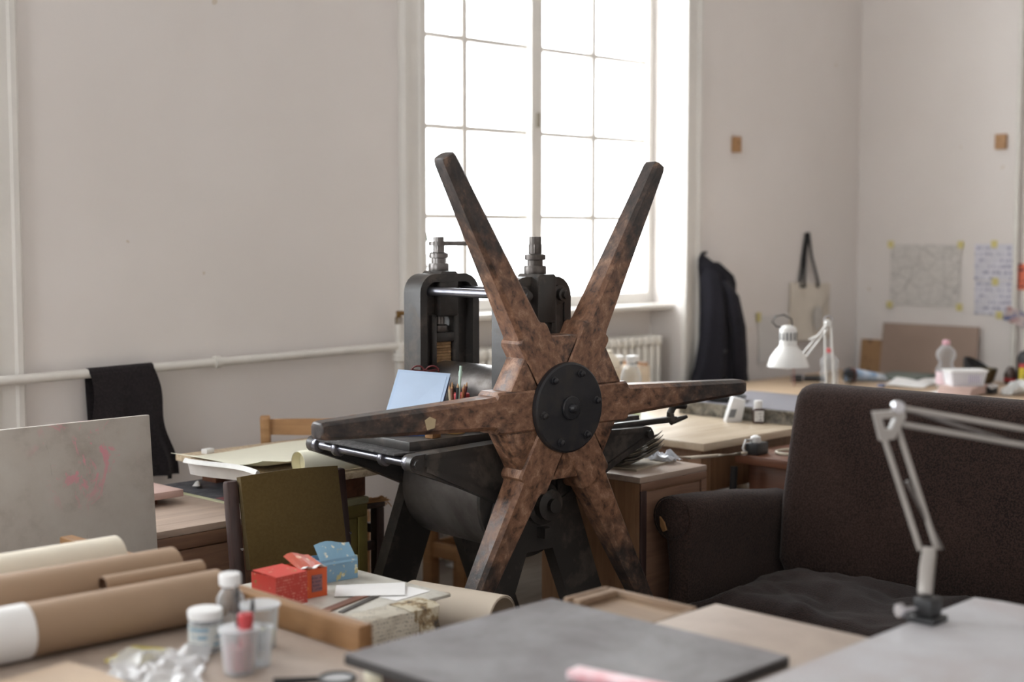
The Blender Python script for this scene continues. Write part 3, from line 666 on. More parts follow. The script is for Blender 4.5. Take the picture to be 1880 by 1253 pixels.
# ------------------------------------------------------------------ low side table with tea boxes
st = thing('side_table', 'low cluttered table with a board top holding tea boxes', 'table', (1.76, 2.42, 0))
MB().box(0, .40, .06, .52, .555, .585, .003).build('table_top', M_DESK, st)
for sx in (.03, .34):
    for sy in (.08, .47): MB().box(sx, sx+.045, sy, sy+.045, 0, .555, .003).build('leg', M_DESK, st)
single(MB().box(-.215, .215, -.22, .22, 0, .013, .001), 'lower_sheaf', writing('news_sheaf', srgb(188, 180, 164), srgb(160, 152, 142), 0, 1, .012), 'sheaf of grey newsprint under the white board on the side table', 'paper', (1.985, 2.71, .585), .0)
single(MB().box(-.27, .27, -.22, .22, 0, .008, .001), 'drawing_board', two_tone('smeared_board', srgb(218, 214, 204), srgb(178, 172, 158), 7, .35, .55, (.5, .6)), 'ink smeared pale board on the side table', 'board', (2.06, 2.71, .5985), 0)
single(MB().box(-.065, .065, -.05, .05, 0, .008, .001), 'wood_offcut', M_TRAYW, 'thin wooden offcut sticking out at the side table corner', 'wood strip', (2.285, 2.56, .5895), .2)
TZ = .607
def tea_box(name, label, W, D, Hh, loc, rz, side, end, inside, flap_ang, flap_mat, flap2=True):
    r = thing(name, label, 'box', loc, rz)
    t = .0012
    for yy in (0, D-t): MB().box(0, W, yy, yy+t, 0, Hh).build('side_panel', side, r, smooth=False)
    for xx in (0, W-t): MB().box(xx, xx+t, t, D-t, 0, Hh).build('end_panel', end, r, smooth=False)
    MB().box(t, W-t, t, D-t, 0, t).build('bottom', inside, r, smooth=False)
    fl = {'flat': ((0, Hh), (D, Hh+.004)), 'slant': ((-.004, Hh-.012), (D*.55, Hh+.034)), 'torn': ((.012, Hh+.002), (D*.95, Hh+.022))}[flap_ang]
    (ya, za), (yb_, zb) = fl
    MB().sheet(lambda u, v: (W*(.03+.94*u), ya+(yb_-ya)*v+.003*math.sin(u*9)*(flap_ang == 'torn'), za+(zb-za)*v+.006*math.sin(u*5)*v*(flap_ang != 'flat')), 6, 3, t).build('lid_flap', flap_mat, r, smooth=False)
    if flap2:
        MB().sheet(lambda u, v: (W*(.1+.8*u), .012-.022*v, Hh+.002+.006*v+.004*math.sin(u*11)), 8, 2, t).build('torn_edge', M_WHITE, r, smooth=False)
        MB().box(W*.42, W*.80, -.0016, .0002, Hh*.2, Hh*.78).build('printed_label', writing('tea_label', srgb(150, 104, 110), srgb(96, 70, 86), 0, 2, .009, .5, 200, .4), r, smooth=False)
    return r
def print_mat(name, base, spots, sc=45, spots2=None):
    m, nt, b = nodes(name)
    tc = nt.nodes.new('ShaderNodeTexCoord'); vo = nt.nodes.new('ShaderNodeTexVoronoi'); vo.inputs['Scale'].default_value = sc
    nt.links.new(tc.outputs['Object'], vo.inputs['Vector'])
    d = ramp(nt, vo.outputs['Distance'], [(.28, (1, 1, 1)), (.36, (0, 0, 0))])
    z = ramp(nt, tnoise(nt, 22, 3), [(.48, (0, 0, 0)), (.53, (1, 1, 1))])
    mu = nt.nodes.new('ShaderNodeMix'); mu.data_type = 'RGBA'; mu.blend_type = 'MULTIPLY'; mu.inputs[0].default_value = 1
    nt.links.new(d, mu.inputs[6]); nt.links.new(z, mu.inputs[7])
    c = mixc(nt, mu.outputs[2], base, spots)
    if spots2:
        z2 = ramp(nt, tnoise(nt, 30, 4, .6), [(.60, (0, 0, 0)), (.64, (1, 1, 1))]); c = mixc(nt, z2, c, spots2)
    nt.links.new(c, b.inputs['Base Color']); b.inputs['Roughness'].default_value = .4
    return m
red_p = print_mat('red_tea_print', srgb(206, 66, 56), srgb(226, 190, 160), 50, srgb(120, 140, 70))
org_p = print_mat('orange_tea_print', srgb(222, 96, 48), srgb(232, 160, 80), 40)
red_e = writing('red_end_print', srgb(206, 72, 62), srgb(222, 140, 130), 0, 2, .007, .45, 160, .4)
blu_p = print_mat('blue_tea_print', srgb(132, 172, 200), srgb(226, 226, 200), 60, srgb(206, 196, 140))
blu_q = print_mat('blue_tea_flap', srgb(140, 182, 208), srgb(246, 242, 222), 42, srgb(226, 204, 130))
tea_box('red_tea_box', 'red flowered tea box on the side table next to the orange one', .095, .09, .076, (1.94, 2.668, TZ), .05, red_e, red_p, M_CARD, 'flat', red_p, False)
tea_box('orange_tea_box', 'open orange tea box with a torn white lid edge', .075, .085, .07, (2.035, 2.70, TZ), -.10, org_p, org_p, M_CARD, 'torn', print_mat('orange_lid_print', srgb(196, 92, 70), srgb(226, 180, 150), 40))
tea_box('blue_tea_box', 'pale blue tea box with white flowers and an open lid', .11, .065, .058, (2.165, 2.79, TZ), -.12, blu_p, blu_p, M_CARD, 'slant', blu_q, False)
single(MB().sheet(lambda u, v: (-.085+.17*u, -.055+.11*v, .003+.004*u*v), 6, 6, .0008), 'white_card', M_WHITE, 'blank white card lying on the side table in front of the tea boxes', 'card', (2.205, 2.645, TZ+.001), -.72)
single(MB().sheet(lambda u, v: (-.06+.12*u, -.04+.08*v, .001), 2, 2, .0008), 'white_slip', M_WHITE, 'smaller white slip half under the blank card on the side table', 'paper', (2.245, 2.575, TZ), .1)
single(MB().box(-.09, .09, -.012, .012, 0, .004), 'wood_ruler', wood('brown_ruler', srgb(150, 104, 84), srgb(112, 74, 60), 0), 'brown wooden ruler lying at the front of the side table', 'ruler', (2.095, 2.60, TZ), .28)
single(MB().box(-.10, .10, -.007, .007, 0, .003), 'metal_ruler', M_STEEL, 'narrow grey metal ruler lying beside the brown ruler', 'ruler', (2.125, 2.575, TZ), .34)
news = writing('newspaper_print', srgb(204, 196, 180), srgb(150, 143, 132), 0, 2, .008, .46, 230)
def news_photo():
    m, nt, b = nodes('newspaper_photo_print')
    c = ramp(nt, tnoise(nt, 17, 5, .7), [(.36, srgb(84, 78, 72)), (.45, srgb(150, 128, 96)), (.51, srgb(200, 190, 166)), (.66, srgb(206, 198, 180))])
    nt.links.new(c, b.inputs['Base Color']); b.inputs['Roughness'].default_value = .85; return m
def drape(x0_, x1_, seed):
    def f(u, v):
        d = .10*u; x = x0_ + (x1_-x0_)*v
        cr_ = .007*noise.noise((v*5, u*3, seed)) + .003*noise.noise((v*17, u*12, seed))
        if u < .25: return (x, .06*(1-u/.25), .0+.5*abs(cr_))
        q = (u-.25)/.75
        return (x+.01*math.sin(q*6+v*3), -.012-.035*q+cr_*1.6, -.02*q-.20*q*(.7+.22*math.sin(v*5+seed)+.10*noise.noise((v*9, 0, seed))))
    return f
np_ = thing('newspaper', 'crumpled newspaper hanging over the side table edge', 'newspaper', (2.06, 2.455, TZ))
MB().sheet(drape(-.08, .17, 2), 22, 26, .001).build('printed_sheet', news, np_)
MB().sheet(drape(.09, .185, 5), 18, 14, .001).move(Matrix.Translation((0, -.004, .002))).build('picture_page', news_photo(), np_)
MB().sheet(drape(-.15, -.05, 9), 14, 12, .001).move(Matrix.Translation((0, -.006, .003))).build('torn_page', plain('newsprint', srgb(206, 196, 174), .85, var=.06), np_)
cy = thing('kraft_tube', 'wide pale paper tube lying low beside the side table', 'paper roll', (2.52, 2.50, .50))
MB().lathe([(.062, 0), (.065, .002), (.065, .29), (.062, .292)], 32, (0, 0, 0), (-.20, 1, 0), cap=False).build('outer_turn', M_KRAFT2, cy)
MB().lathe([(.058, .001), (.061, .002), (.061, .29), (.058, .291)], 32, (0, 0, 0), (-.20, 1, 0), cap=False).build('inner_turn', M_KRAFT2, cy)
tc_ = thing('wooden_crate', 'dark wooden crate on the floor under the pale paper tube', 'crate', (2.36, 2.44, 0))
for k in range(4): MB().box(0, .26, .0, .014, .01+k*.11, .108+k*.11, .002).build('slat', M_DKWOOD, tc_); MB().box(0, .26, .17, .184, .01+k*.11, .108+k*.11, .002).build('slat', M_DKWOOD, tc_)
for xx in (.0, .246): MB().box(xx, xx+.014, .014, .17, 0, .436, .002).build('end_panel', M_DKWOOD, tc_)
MB().box(.014, .246, .014, .17, .0, .02).build('bottom', M_DKWOOD, tc_)

# ------------------------------------------------------------------ foreground left work table
lt = thing('work_table', 'paper covered work table with a raised orange pine edge', 'table', (0, 0, 0))
MB().box(.45, 1.695, 1.40, 3.16, .672, .70, .003).build('table_top', M_PLY, lt)
MB().box(1.655, 1.69, 2.02, 3.15, .70, .752, .004).build('edge_board', M_PINE, lt)
for xx in (.5, 1.59):
    for yy in (1.45, 3.06): MB().box(xx, xx+.06, yy, yy+.06, 0, .672, .004).build('leg', M_PINE, lt)
MB().box(.56, 1.59, 1.47, 1.495, .58, .672, .003).build('apron_rail', M_PINE, lt); MB().box(1.62, 1.645, 1.51, 3.06, .58, .672, .003).build('apron_rail', M_PINE, lt)
def roll(name, label, a, b, r, mat, flat=1, inner=None, turns=2):
    a, b = Vector(a), Vector(b); d = b-a; Ln = d.length
    o = thing(name, label, 'paper roll', a, math.atan2(d.y, d.x)); pitch = math.atan2(d.z, math.hypot(d.x, d.y))
    for k in range(turns):
        rr = r-k*.003
        m2 = MB().lathe([(rr-.0015, 0), (rr, .001), (rr, Ln-.001), (rr-.0015, Ln)], 40, (0, 0, 0), (1, 0, 0), cap=False)
        m2.move(Matrix.Rotation(-pitch, 4, 'Y') @ Matrix.Diagonal((1, 1, flat, 1)))
        m2.build('outer_turn' if k == 0 else 'inner_turn', mat if k == 0 else (inner or mat), o)
    return o
roll('ivory_roll', 'ivory paper roll lying behind the brown rolls', (.75, 2.85, .755), (1.62, 2.82, .755), .054, M_IVORY)
roll('brown_roll', 'thickest brown kraft paper roll on the work table', (.75, 2.68, .755), (1.645, 2.63, .755), .054, M_KRAFT)
roll('slim_kraft_roll', 'slim flattened kraft roll between the two thick brown rolls', (1.42, 2.53, .784), (1.64, 2.515, .784), .021, M_KRAFT, .8, plain('kraft_inside', srgb(120, 88, 66), .8))
r3 = roll('wrapped_roll', 'brown kraft roll with a white paper band around it', (.75, 2.46, .752), (1.615, 2.415, .752), .049, M_KRAFT)
MB().lathe([(.050, 0), (.051, .001), (.051, .46), (.050, .461)], 40, (0, 0, 0), (1, 0, 0), cap=False).build('white_band', M_WHITE, r3)
single(MB().sheet(lambda u, v: (.30*u, .26*v*(1-.2*u), .003+.016*u*u+.006*math.sin(3*v)), 12, 12, .001), 'kraft_sheet', plain('kraft_sheet_paper', srgb(196, 172, 148), .8), 'flat kraft paper sheet curling up in front of the wrapped roll', 'paper', (.93, 2.08, .701), .05)
def crumple(s, amp, freq, seed, W, D):
    return lambda u, v: (W*(u-.5)+.01*noise.noise((u*5, v*5, seed)), D*(v-.5)+.01*noise.noise((u*5, v*5, seed+3)), amp*(abs(noise.noise((u*freq, v*freq, seed)))*1.3+.35*math.sin(PI*u)*math.sin(PI*v))+.002)
single(MB().sheet(crumple(1, .022, 5, 4.2, .22, .17), 30, 24, .0006), 'plastic_bag', clear('bag_film', (.92, .92, .92), .22, (.85, .84, .84), .18), 'crumpled clear plastic bag on the work table in front of the rolls', 'bag', (1.335, 2.195, .701), .9, ang=20)
single(MB().box(-.05, .05, -.04, .04, 0, .004, .001), 'yellow_packet', plain('yellow_card', srgb(222, 206, 110), .6), 'flat yellow packet poking out from under the plastic bag', 'packet', (1.36, 2.30, .7005), .5)
# jars and bottles at the right of the table
def jar(name, label, loc, r, h, mat, lid=None, fill=None, fh=.5, lidh=.012, taper=1.0):
    o = thing(name, label, 'jar', loc)
    MB().lathe([(r*taper*.96, 0), (r*taper, .003), (r, h-.003), (r*.97, h), (r*.93, h-.002), (r*taper*.93, .006), (0, .006)], 28).build('jar_body', mat, o)
    if fill: MB().lathe([(r*taper*.90, .007), (r*(taper+(1-taper)*fh)*.90, h*fh), (0, h*fh)], 24).build('contents', fill, o)
    if lid: MB().lathe([(r*1.04, h-lidh), (r*1.05, h-lidh+.002), (r*1.05, h+.001), (r*1.0, h+.004), (0, h+.004)], 28).build('lid', lid, o)
    return o
M_LABEL = writing('jar_label_print', srgb(206, 208, 204), srgb(120, 150, 170), 0, 2, .014, .5, 60)
a = jar('plastic_jar', 'clear plastic jar with a white lid and paper label', (1.47, 2.245, .7005), .031, .075, M_CLEAR2, M_PLAST)
MB().lathe([(.0318, .012), (.0318, .052)], 28, cap=False).build('jar_label', M_LABEL, a)
bt = thing('medicine_bottle', 'tall clear bottle with a white cap between the plastic jars', 'bottle', (1.53, 2.25, .7005))
MB().lathe([(.024, 0), (.026, .004), (.026, .088), (.020, .100), (.014, .106), (.014, .116)], 24).build('bottle_body', M_CLEAR, bt)
MB().lathe([(.019, .112), (.021, .114), (.021, .132), (.019, .135), (0, .135)], 24).build('cap', M_PLAST, bt)
a = jar('wide_tub', 'wide clear plastic tub with pale yellow contents', (1.555, 2.19, .7005), .036, .082, M_CLEAR, None, plain('pale_yellow', srgb(220, 212, 150), .6), .35, taper=.82)
MB().lathe([(.0365, .078), (.039, .079), (.039, .083), (.0365, .084)], 28).build('rim', M_CLEAR2, a)
a = jar('brush_cup', 'white plastic cup with red water holding brushes', (1.435, 2.085, .7005), .034, .080, M_CLEAR2, None, plain('red_water', srgb(196, 96, 100), .3), .6, taper=.8)
MB().lathe([(.0345, .076), (.0365, .077), (.0365, .081), (.0345, .082)], 28).build('rim', M_CLEAR2, a)
jar('small_cup', 'small white plastic cup behind the brush cup', (1.485, 2.10, .7005), .029, .07, M_CLEAR2, None, None, taper=.8)
for k, (dx, dy, tx, ty, hh, c) in enumerate(((.0, .0, .004, .01, .125, (60, 56, 58)), (.008, -.006, .02, .004, .10, (40, 38, 40)))):
    b_ = thing('paint_brush', ('taller', 'shorter')[k]+' dark handled brush standing in the brush cup', 'brush', (1.435+dx, 2.085+dy, .7105), 0, 'brushes in the brush cup')
    MB().tube([(0, 0, 0), (tx*.6, ty*.6, hh*.6), (tx, ty, hh)], [.004, .005, .003], 10).build('handle', plain('brush_handle_%d' % k, srgb(*c), .4), b_)
    MB().rod((tx, ty, hh), (tx*1.05, ty*1.05, hh+.02), .005, .002).build('bristles', M_BLACK, b_)
single(MB().rod((0, 0, .0), (.004, -.002, .085), .013, .012, 14).lathe([(.014, .085), (.014, .10), (.012, .102), (0, .102)], 14, (.004, -.002, 0)), 'red_marker', M_REDC, 'thick red capped marker standing in the brush cup', 'marker', (1.437, 2.075, .7065))
single(MB().lathe([(.012, 0), (.022, .008), (.026, .020), (.022, .034), (.012, .042), (0, .044)], 24), 'white_ball', plain('ivory_plastic', srgb(238, 230, 206), .5), 'round ivory knob lying at the table edge by the grey board', 'knob', (1.555, 1.845, .7005))
mg = thing('magnifier', 'black rimmed magnifying glass lying on the work table', 'magnifier', (1.52, 1.915, .7025), -.6)
MB().tube([(.030*math.cos(t), .030*math.sin(t), .006) for t in [2*PI*k/24 for k in range(24)]], .004, 8, True).build('rim', M_BLACK, mg)
MB().lathe([(0, .003), (.028, .0045), (.028, .0065), (0, .008)], 24).build('lens', M_CLEAR, mg)
MB().rod((-.033, 0, .006), (-.11, 0, .006), .005, .007).build('handle', M_BLACK, mg)

# ------------------------------------------------------------------ foreground centre: boards
ct = thing('board_table', 'low wooden table under the grey and plywood boards', 'table', (0, 0, 0))
MB().box(1.72, 2.27, 1.275, 1.92, .70, .724, .003).build('table_top', M_DESK, ct)
for xx in (1.74, 2.20):
    for yy in (1.29, 1.86): MB().box(xx, xx+.045, yy, yy+.045, 0, .70, .003).build('leg', M_DESK, ct)
single(MB().box(-.29, .29, -.215, .215, 0, .022, .004), 'plywood_board', M_PLY, 'pale stained plywood board lying under the grey board', 'board', (1.985, 1.445, .7245))
gb = thing('grey_board', 'large grey slate board with worn dark edges', 'board', (1.757, 1.592, .748))
MB().box(-.26, .26, -.275, .275, .0, .017, .002).build('board_core', M_EDGE, gb)
MB().box(-.259, .259, -.274, .274, .017, .019).build('board_face', M_GREYB, gb)
single(MB().box(-.06, .06, -.08, .08, 0, .047, .003), 'board_packer', M_DKWOOD, 'dark wooden packer under the near corner of the grey board', 'block', (1.60, 1.74, .7005))
tr = thing('wooden_tray', 'shallow wooden tray frame beside the grey board', 'tray', (2.155, 1.785, .7245))
MB().box(-.07, .06, -.105, .10, 0, .008).build('tray_base', M_TRAYW, tr)
MB().box(.06, .072, -.115, .112, 0, .022, .002).build('tray_side', M_TRAYW, tr); MB().box(-.07, .06, .10, .112, 0, .026, .002).build('tray_side', M_TRAYW, tr)
MB().box(-.06, .055, .075, .098, .008, .024, .003).build('tray_strip', M_TRAYW, tr); MB().box(-.07, .06, -.115, -.105, 0, .018, .002).build('tray_side', M_TRAYW, tr)
single(MB().box(-.17, .17, -.018, .018, 0, .016, .004), 'pink_strip', M_PINK, 'white plastic strip stained pink lying on the grey board', 'strip', (1.70, 1.335, .7675), math.atan2(-.21, .034))
# white table
wt = thing('white_table', 'white topped table stained with paint carrying the grey lamp', 'table', (0, 0, 0))
def chipped(u):
    return .006*noise.noise((u*14, 0, 3))
out = [(1.30, .45), (2.575, .45)] + [(2.565+chipped(k*.05)*1.2, .45+.795*k/18) for k in range(1, 18)] + [(2.556, 1.252), (1.30, 1.252)]
MB().plate(out, .757, .78, 'z').build('table_top', M_WTAB, wt, smooth=False)
for xx in (1.36, 2.46):
    for yy in (.5, 1.16): MB().box(xx, xx+.05, yy, yy+.05, 0, .757, .003).build('leg', M_TRIM, wt)
for yy in (.52, 1.18): MB().box(1.41, 2.46, yy, yy+.02, .66, .757, .003).build('apron_rail', M_TRIM, wt)
# grey clamp lamp
gl_ = thing('clamp_lamp', 'grey jointed clamp lamp fixed to the white table edge', 'lamp', (2.335, 1.235, .78))
MB().box(-.028, .028, -.028, .022, 0, .012, .003).box(-.022, .022, -.02, .016, .012, .045, .005).build('clamp', M_BLACK, gl_)
MB().box(-.02, .02, .0165, .030, -.040, .012, .003).box(-.02, .02, -.030, .020, -.040, -.0225, .003).build('clamp_jaw', M_BLACK, gl_)
MB().rod((-.012, .004, .026), (-.052, .022, .026), .005).lathe([(.012, 0), (.013, .004), (.012, .01)], 14, (-.05, .021, .026), (-.9, .4, 0)).build('clamp_screw', M_CHROME, gl_)
p0, p1, p2 = Vector((.012, .012, .045)), Vector((.068, .035, .115)), Vector((.036, .105, .345))
MB().plate([(-.012, .0), (.016, .0), (.026, .085), (.004, .092), (-.014, .05)], -.012, .012, 'y', bev=.003).move(Matrix.Translation((.014, .012, .043)) @ Matrix.Rotation(.35, 4, 'Z') @ Matrix.Rotation(.42, 4, 'Y')).build('lower_joint', M_LAMPG, gl_)
def bars(a, b, off, nm, r=.0055):
    for s in (-1, 1): MB().rod(Vector(a)+off*s, Vector(b)+off*s, r, n=8).build(nm, M_LAMPG, gl_)
bars(p1, p2, Vector((.013, -.010, 0)), 'lower_arm')
MB().rod(p1+Vector((.02, -.016, .0)), p1*.45+p2*.55, .004, n=8).build('spring', M_STEEL, gl_)
d = Vector((.7, -.714, 0))
MB().plate([(-.03, .02), (.028, .024), (.03, .01), (.010, -.03), (-.016, -.034)], -.010, .010, 'y', holes=[[(-.014, .008), (.012, .010), (.002, -.012), (-.008, -.012)]]).move(Matrix.Translation(p2+Vector((0, 0, .005))) @ Matrix.Rotation(-.79, 4, 'Z')).build('elbow', M_LAMPG, gl_)
MB().lathe([(.010, -.012), (.012, -.009), (.012, .009), (.010, .012)], 14, p2+Vector((.012, -.012, .034)), (.7, .7, 0)).build('elbow_knob', M_CHROME, gl_)
e1 = p2+Vector((.020, -.020, .016)); e2 = e1+Vector((.30, -.32, -.075))
bars(e1, e2, Vector((0, .0, .015)), 'upper_arm')
MB().rod(e1+Vector((0, 0, .015)), e1*.55+e2*.45+Vector((0, 0, -.013)), .004, n=8).build('spring', M_STEEL, gl_)
MB().lathe([(.014, -.02), (.02, -.015), (.02, .02), (.0, .022)], 14, e2, (.68, -.73, -.16)).build('head_joint', M_LAMPG, gl_)
MB().lathe([(.03, .0), (.032, -.05), (.05, -.08), (.085, -.15), (.083, -.15), (.048, -.078), (.028, -.048)], 32, e2+Vector((.03, -.03, .02)), (0, 0, 1), cap=False).build('lamp_shade', M_LAMPG, gl_)

# ------------------------------------------------------------------ sofa
so = thing('sofa', 'worn dark brown fabric sofa with rolled arms', 'sofa', (0, 0, 0))
SY0, SY1 = .95, 2.62
def back_sec(y, ins=0):
    pr_ = [(3.93, .40), (3.945, .60), (3.99, .80), (4.02, .915), (4.035, .955), (4.065, .978), (4.11, .983), (4.155, .970), (4.18, .93), (4.18, .7), (4.17, .3), (4.0, .3)]
    cx_, cz_ = 4.07, .62
    return [(cx_+(x-cx_)*(1-ins), y, cz_+(z-cz_)*(1-ins*.35)) for x, z in pr_]
ys = [(SY1+.01, .30), (SY1+.002, .12), (SY1-.015, .03), (SY1-.05, 0)] + [(SY1-.05-(SY1-SY0-.1)*k/12, 0) for k in range(1, 13)] + [(SY0+.02, .05), (SY0, .25)]
MB().loft([back_sec(y, i) for y, i in ys]).build('backrest', M_SOFA, so, ang=70)
def arm(yc, nm, s):
    secs = []
    for x, dz, sc in ((3.465, 0, .62), (3.468, 0, .9), (3.48, 0, 1), (3.6, -.006, 1), (3.8, -.022, 1), (3.98, -.045, 1), (4.05, -.05, 1)):
        r = .070*sc; c = (yc+s*.010, .600+dz)
        top = [(c[0]+s*r*math.cos(math.radians(t)), c[1]+r*math.sin(math.radians(t))) for t in range(-70, 200, 22)]
        k = (1-sc)*.05
        low = [(yc-s*.052+s*k, .50), (yc-s*.048+s*k, .40), (yc-s*.05+s*k, .12), (yc+s*.052-s*k, .12), (yc+s*.030-s*k, .30), (yc+s*.022-s*k, .44)]
        secs.append([(x, a_, b_) for a_, b_ in top+low])
    o = MB().loft(secs).build(nm, M_SOFA, so, ang=75)
    MB().lathe([(.064, -.0), (.062, .006), (.045, .012), (0, .015)], 28, (3.468, yc+s*.010, .600), (-1, 0, 0)).build('arm_scroll', M_SOFA, o)
    MB().tube([(3.462, yc+s*.010+.066*math.cos(t), .600+.067*math.sin(t)) for t in [2*PI*k/28 for k in range(28)]], .0025, 8, True).build('piping', M_SOFA, o)
    MB().plate([(yc+s*.044, .602), (yc+s*.026, .585), (yc+s*.018, .562), (yc+s*.030, .556), (yc+s*.040, .572)], 3.4475, 3.458, 'x').build('worn_patch', M_PINE, o)
    MB().plate([(yc+s*.056, .12), (yc+s*.022, .12), (yc+s*.030, .32), (yc+s*.046, .29)], 3.456, 3.464, 'x').build('bare_wood', M_PINE, o)
    return o
arm(2.69, 'arm', 1); arm(.88, 'arm', -1)
MB().box(3.47, 4.05, SY0, SY1, .10, .30, .02).build('seat_base', M_SOFA, so)
def cushion(ya, yb_, sd):
    def top(u, v):
        x = 3.36+.60*u; y = ya+(yb_-ya)*v
        edge = min(u, 1-u, v, 1-v)
        z = .325 + .05*max(0, 1.9-y) + .080*min(1, edge/.14)**.5 + .030*noise.noise((x*7, y*7, sd)) + .012*noise.noise((x*19, y*15, sd))
        if u < .12: x += .03*noise.noise((y*9, sd, 1))
        return (x, y, z)
    mb = MB().sheet(top, 30, 34, .004)
    o = mb.build('seat_cushion', M_CUSH, so, ang=80)
    MB().box(3.385, 3.95, ya+.012, yb_-.012, .27, .352, .03, 3).build('cushion_body', M_CUSH, o)
    MB().tube([(3.362+.022*noise.noise((ya+(yb_-ya)*k/24*1.0*9, sd, 1)), ya+.01+(yb_-ya-.02)*k/24, .332+.012*noise.noise((k*.5, sd, 0))) for k in range(25)], .005, 6).build('piping', M_CUSH, o)
    return o
cushion(1.80, 2.60, 1.3); cushion(.97, 1.79, 5.1)
for xx in (3.47, 4.1):
    for yy in (.93, 2.63): MB().lathe([(.02, 0), (.028, .05), (.032, .11)], 12, (xx, yy, 0)).build('foot', M_DKWOOD, so)

# ------------------------------------------------------------------ small cabinet and paper stack right of the press
ca = thing('small_cabinet', 'narrow brown wooden cabinet between the press and the sofa', 'cabinet', (3.43, 2.80, 0))
MB().box(0, .34, 0, .42, 0, .70, .003).build('carcass', M_DESK, ca)
MB().box(-.004, .344, -.006, .425, .70, .72, .003).build('cabinet_top', M_CABTOP, ca)
MB().box(.0, .34, -.008, 0, .675, .70, .002).build('front_rail', M_CABBR, ca)
for xx in (0, .312): MB().box(xx, xx+.028, -.008, 0, .02, .675, .002).build('stile', M_DKWOOD if xx == 0 else M_CABBR, ca)
MB().box(.03, .31, -.004, 0, .02, .67, .002).build('door', M_CABBR, ca)
def leaf(k):
    sc = (1.0, .94, 1.0, .90, .97, .88, .94)[k]
    def f(u, v):
        x, y = (-.09+.18*u)*sc, (-.07+.14*v)*sc
        return (x, y, .0015 + 7.5*y*y*(.6+4*max(0, x+.04)) + 1.7*max(0, x+.02)**2 + .004*math.sin(28*x)*(x < .05))
    return f
random.seed(11)
pg = [plain('grey_sheet_a', srgb(120, 114, 104), .7), plain('grey_sheet_b', srgb(158, 150, 138), .7), plain('grey_sheet_c', srgb(96, 90, 82), .7), plain('tan_sheet', srgb(186, 172, 150), .7)]
for k in range(7):
    single(MB().sheet(leaf(k), 14, 14, .0012), 'warped_sheet', pg[k % 4], ('lowest', 'second lowest', 'third lowest', 'middle', 'third highest', 'second highest', 'topmost')[k]+' warped grey paper plate of the stack on the small cabinet', 'paper', (3.582, 2.965, .7295+k*.0085), -.1, 'warped paper plates on the small cabinet')
single(MB().box(-.13, .13, -.11, .11, 0, .0065), 'paper_folder', plain('tan_folder', srgb(176, 164, 146), .75), 'flat tan folder under the warped plates', 'folder', (3.615, 3.0, .7205), .15)
single(MB().sheet(crumple(1, .03, 4, 8.0, .075, .10), 12, 12, .0008), 'plastic_sleeve', clear('sleeve_film', (.9, .92, .95), .5, (.86, .88, .93), .2), 'crinkled clear plastic sleeve by the warped plates', 'sleeve', (3.723, 2.935, .7265), .05)

# ------------------------------------------------------------------ desk by the window
dk = thing('pale_desk', 'pale topped wooden desk by the window carrying the litho stone', 'desk', (0, 0, 0))
MB().box(3.985, 5.46, 2.965, 4.32, .722, .75, .003).build('desk_top', M_DESKTOP, dk)
MB().box(4.04, 5.40, 3.02, 3.045, .56, .722, .002).build('apron_rail', M_DESK, dk); MB().box(4.04, 4.065, 3.045, 4.25, .56, .722, .002).build('apron_rail', M_DESK, dk)
for xx in (4.03, 5.35):
    for yy in (3.01, 4.22): MB().box(xx, xx+.06, yy, yy+.06, 0, .722, .004).build('leg', M_DESK, dk)
stn = thing('litho_stone', 'grey lithography stone slab with rough edges on the pale desk', 'stone slab', (4.85, 3.25, .7505))
bs = bmesh.new(); bmesh.ops.create_cube(bs, size=1); bmesh.ops.subdivide_edges(bs, edges=bs.edges[:], cuts=14, use_grid_fill=True)
for v in bs.verts:
    x, y, z = v.co.x*.50, v.co.y*.60, (v.co.z+.5)*.052
    if abs(v.co.x) > .49 or abs(v.co.y) > .49:
        q = .012*noise.noise((x*26, y*26, z*40)); x += q; y += q
    v.co = (x, y, z)
mb = MB(); mb._add(bs); mb.build('stone_body', M_STONE, stn)
MB().box(-.243, .243, -.293, .293, .052, .0545).build('stone_face', M_STONET, stn)
dt = thing('ink_tray', 'round black ink dish lying on the litho stone', 'dish', (4.72, 3.41, .8055))
MB().lathe([(.06, 0), (.085, .004), (.088, .02), (.084, .022), (.08, .008), (0, .006)], 32).build('dish', M_BLACK, dt)
for k in range(3): MB().box(-.05+.03*k, -.035+.03*k, -.087, -.078, .004, .018, .002).build('clip', M_CHROME, dt)
dp = thing('dispenser_box', 'white tilted plastic box with a grey window in front of the litho stone', 'box', (4.548, 3.245, .7505), -.75)
MB().plate([(-.035, 0), (.03, 0), (.045, .085), (-.005, .098)], -.025, .025, 'y', bev=.004).build('box_shell', M_PLAST, dp)
MB().plate([(-.024, .018), (.0, .018), (.010, .05), (-.014, .05)], -.0275, -.0245, 'y').build('grey_window', plain('grey_window', srgb(128, 130, 134), .4), dp)
ib = thing('ink_bottle', 'small dark ink bottle with a white cap and label', 'bottle', (4.572, 3.145, .7505), -.75)
MB().box(-.021, .021, -.021, .021, 0, .058, .006, 3).build('bottle_body', plain('dark_ink_glass', srgb(86, 66, 62), .15), ib)
MB().lathe([(.013, .056), (.016, .058), (.016, .085), (.014, .088), (0, .088)], 16).build('cap', M_PLAST, ib)
MB().box(-.018, .018, -.0222, -.0205, .008, .05).build('label', writing('ink_label', srgb(232, 230, 228), srgb(120, 116, 120), 0, 2, .012, .45, 120), ib)
wbt = thing('water_bottle', 'clear plastic bottle with a white cap on the near end of the pale desk', 'bottle', (4.345, 3.594, .7505))
MB().lathe([(.038, 0), (.042, .005), (.042, .07), (.040, .075), (.042, .08), (.042, .165), (.036, .19), (.018, .215), (.016, .228)], 28).build('bottle_body', M_CLEAR, wbt)
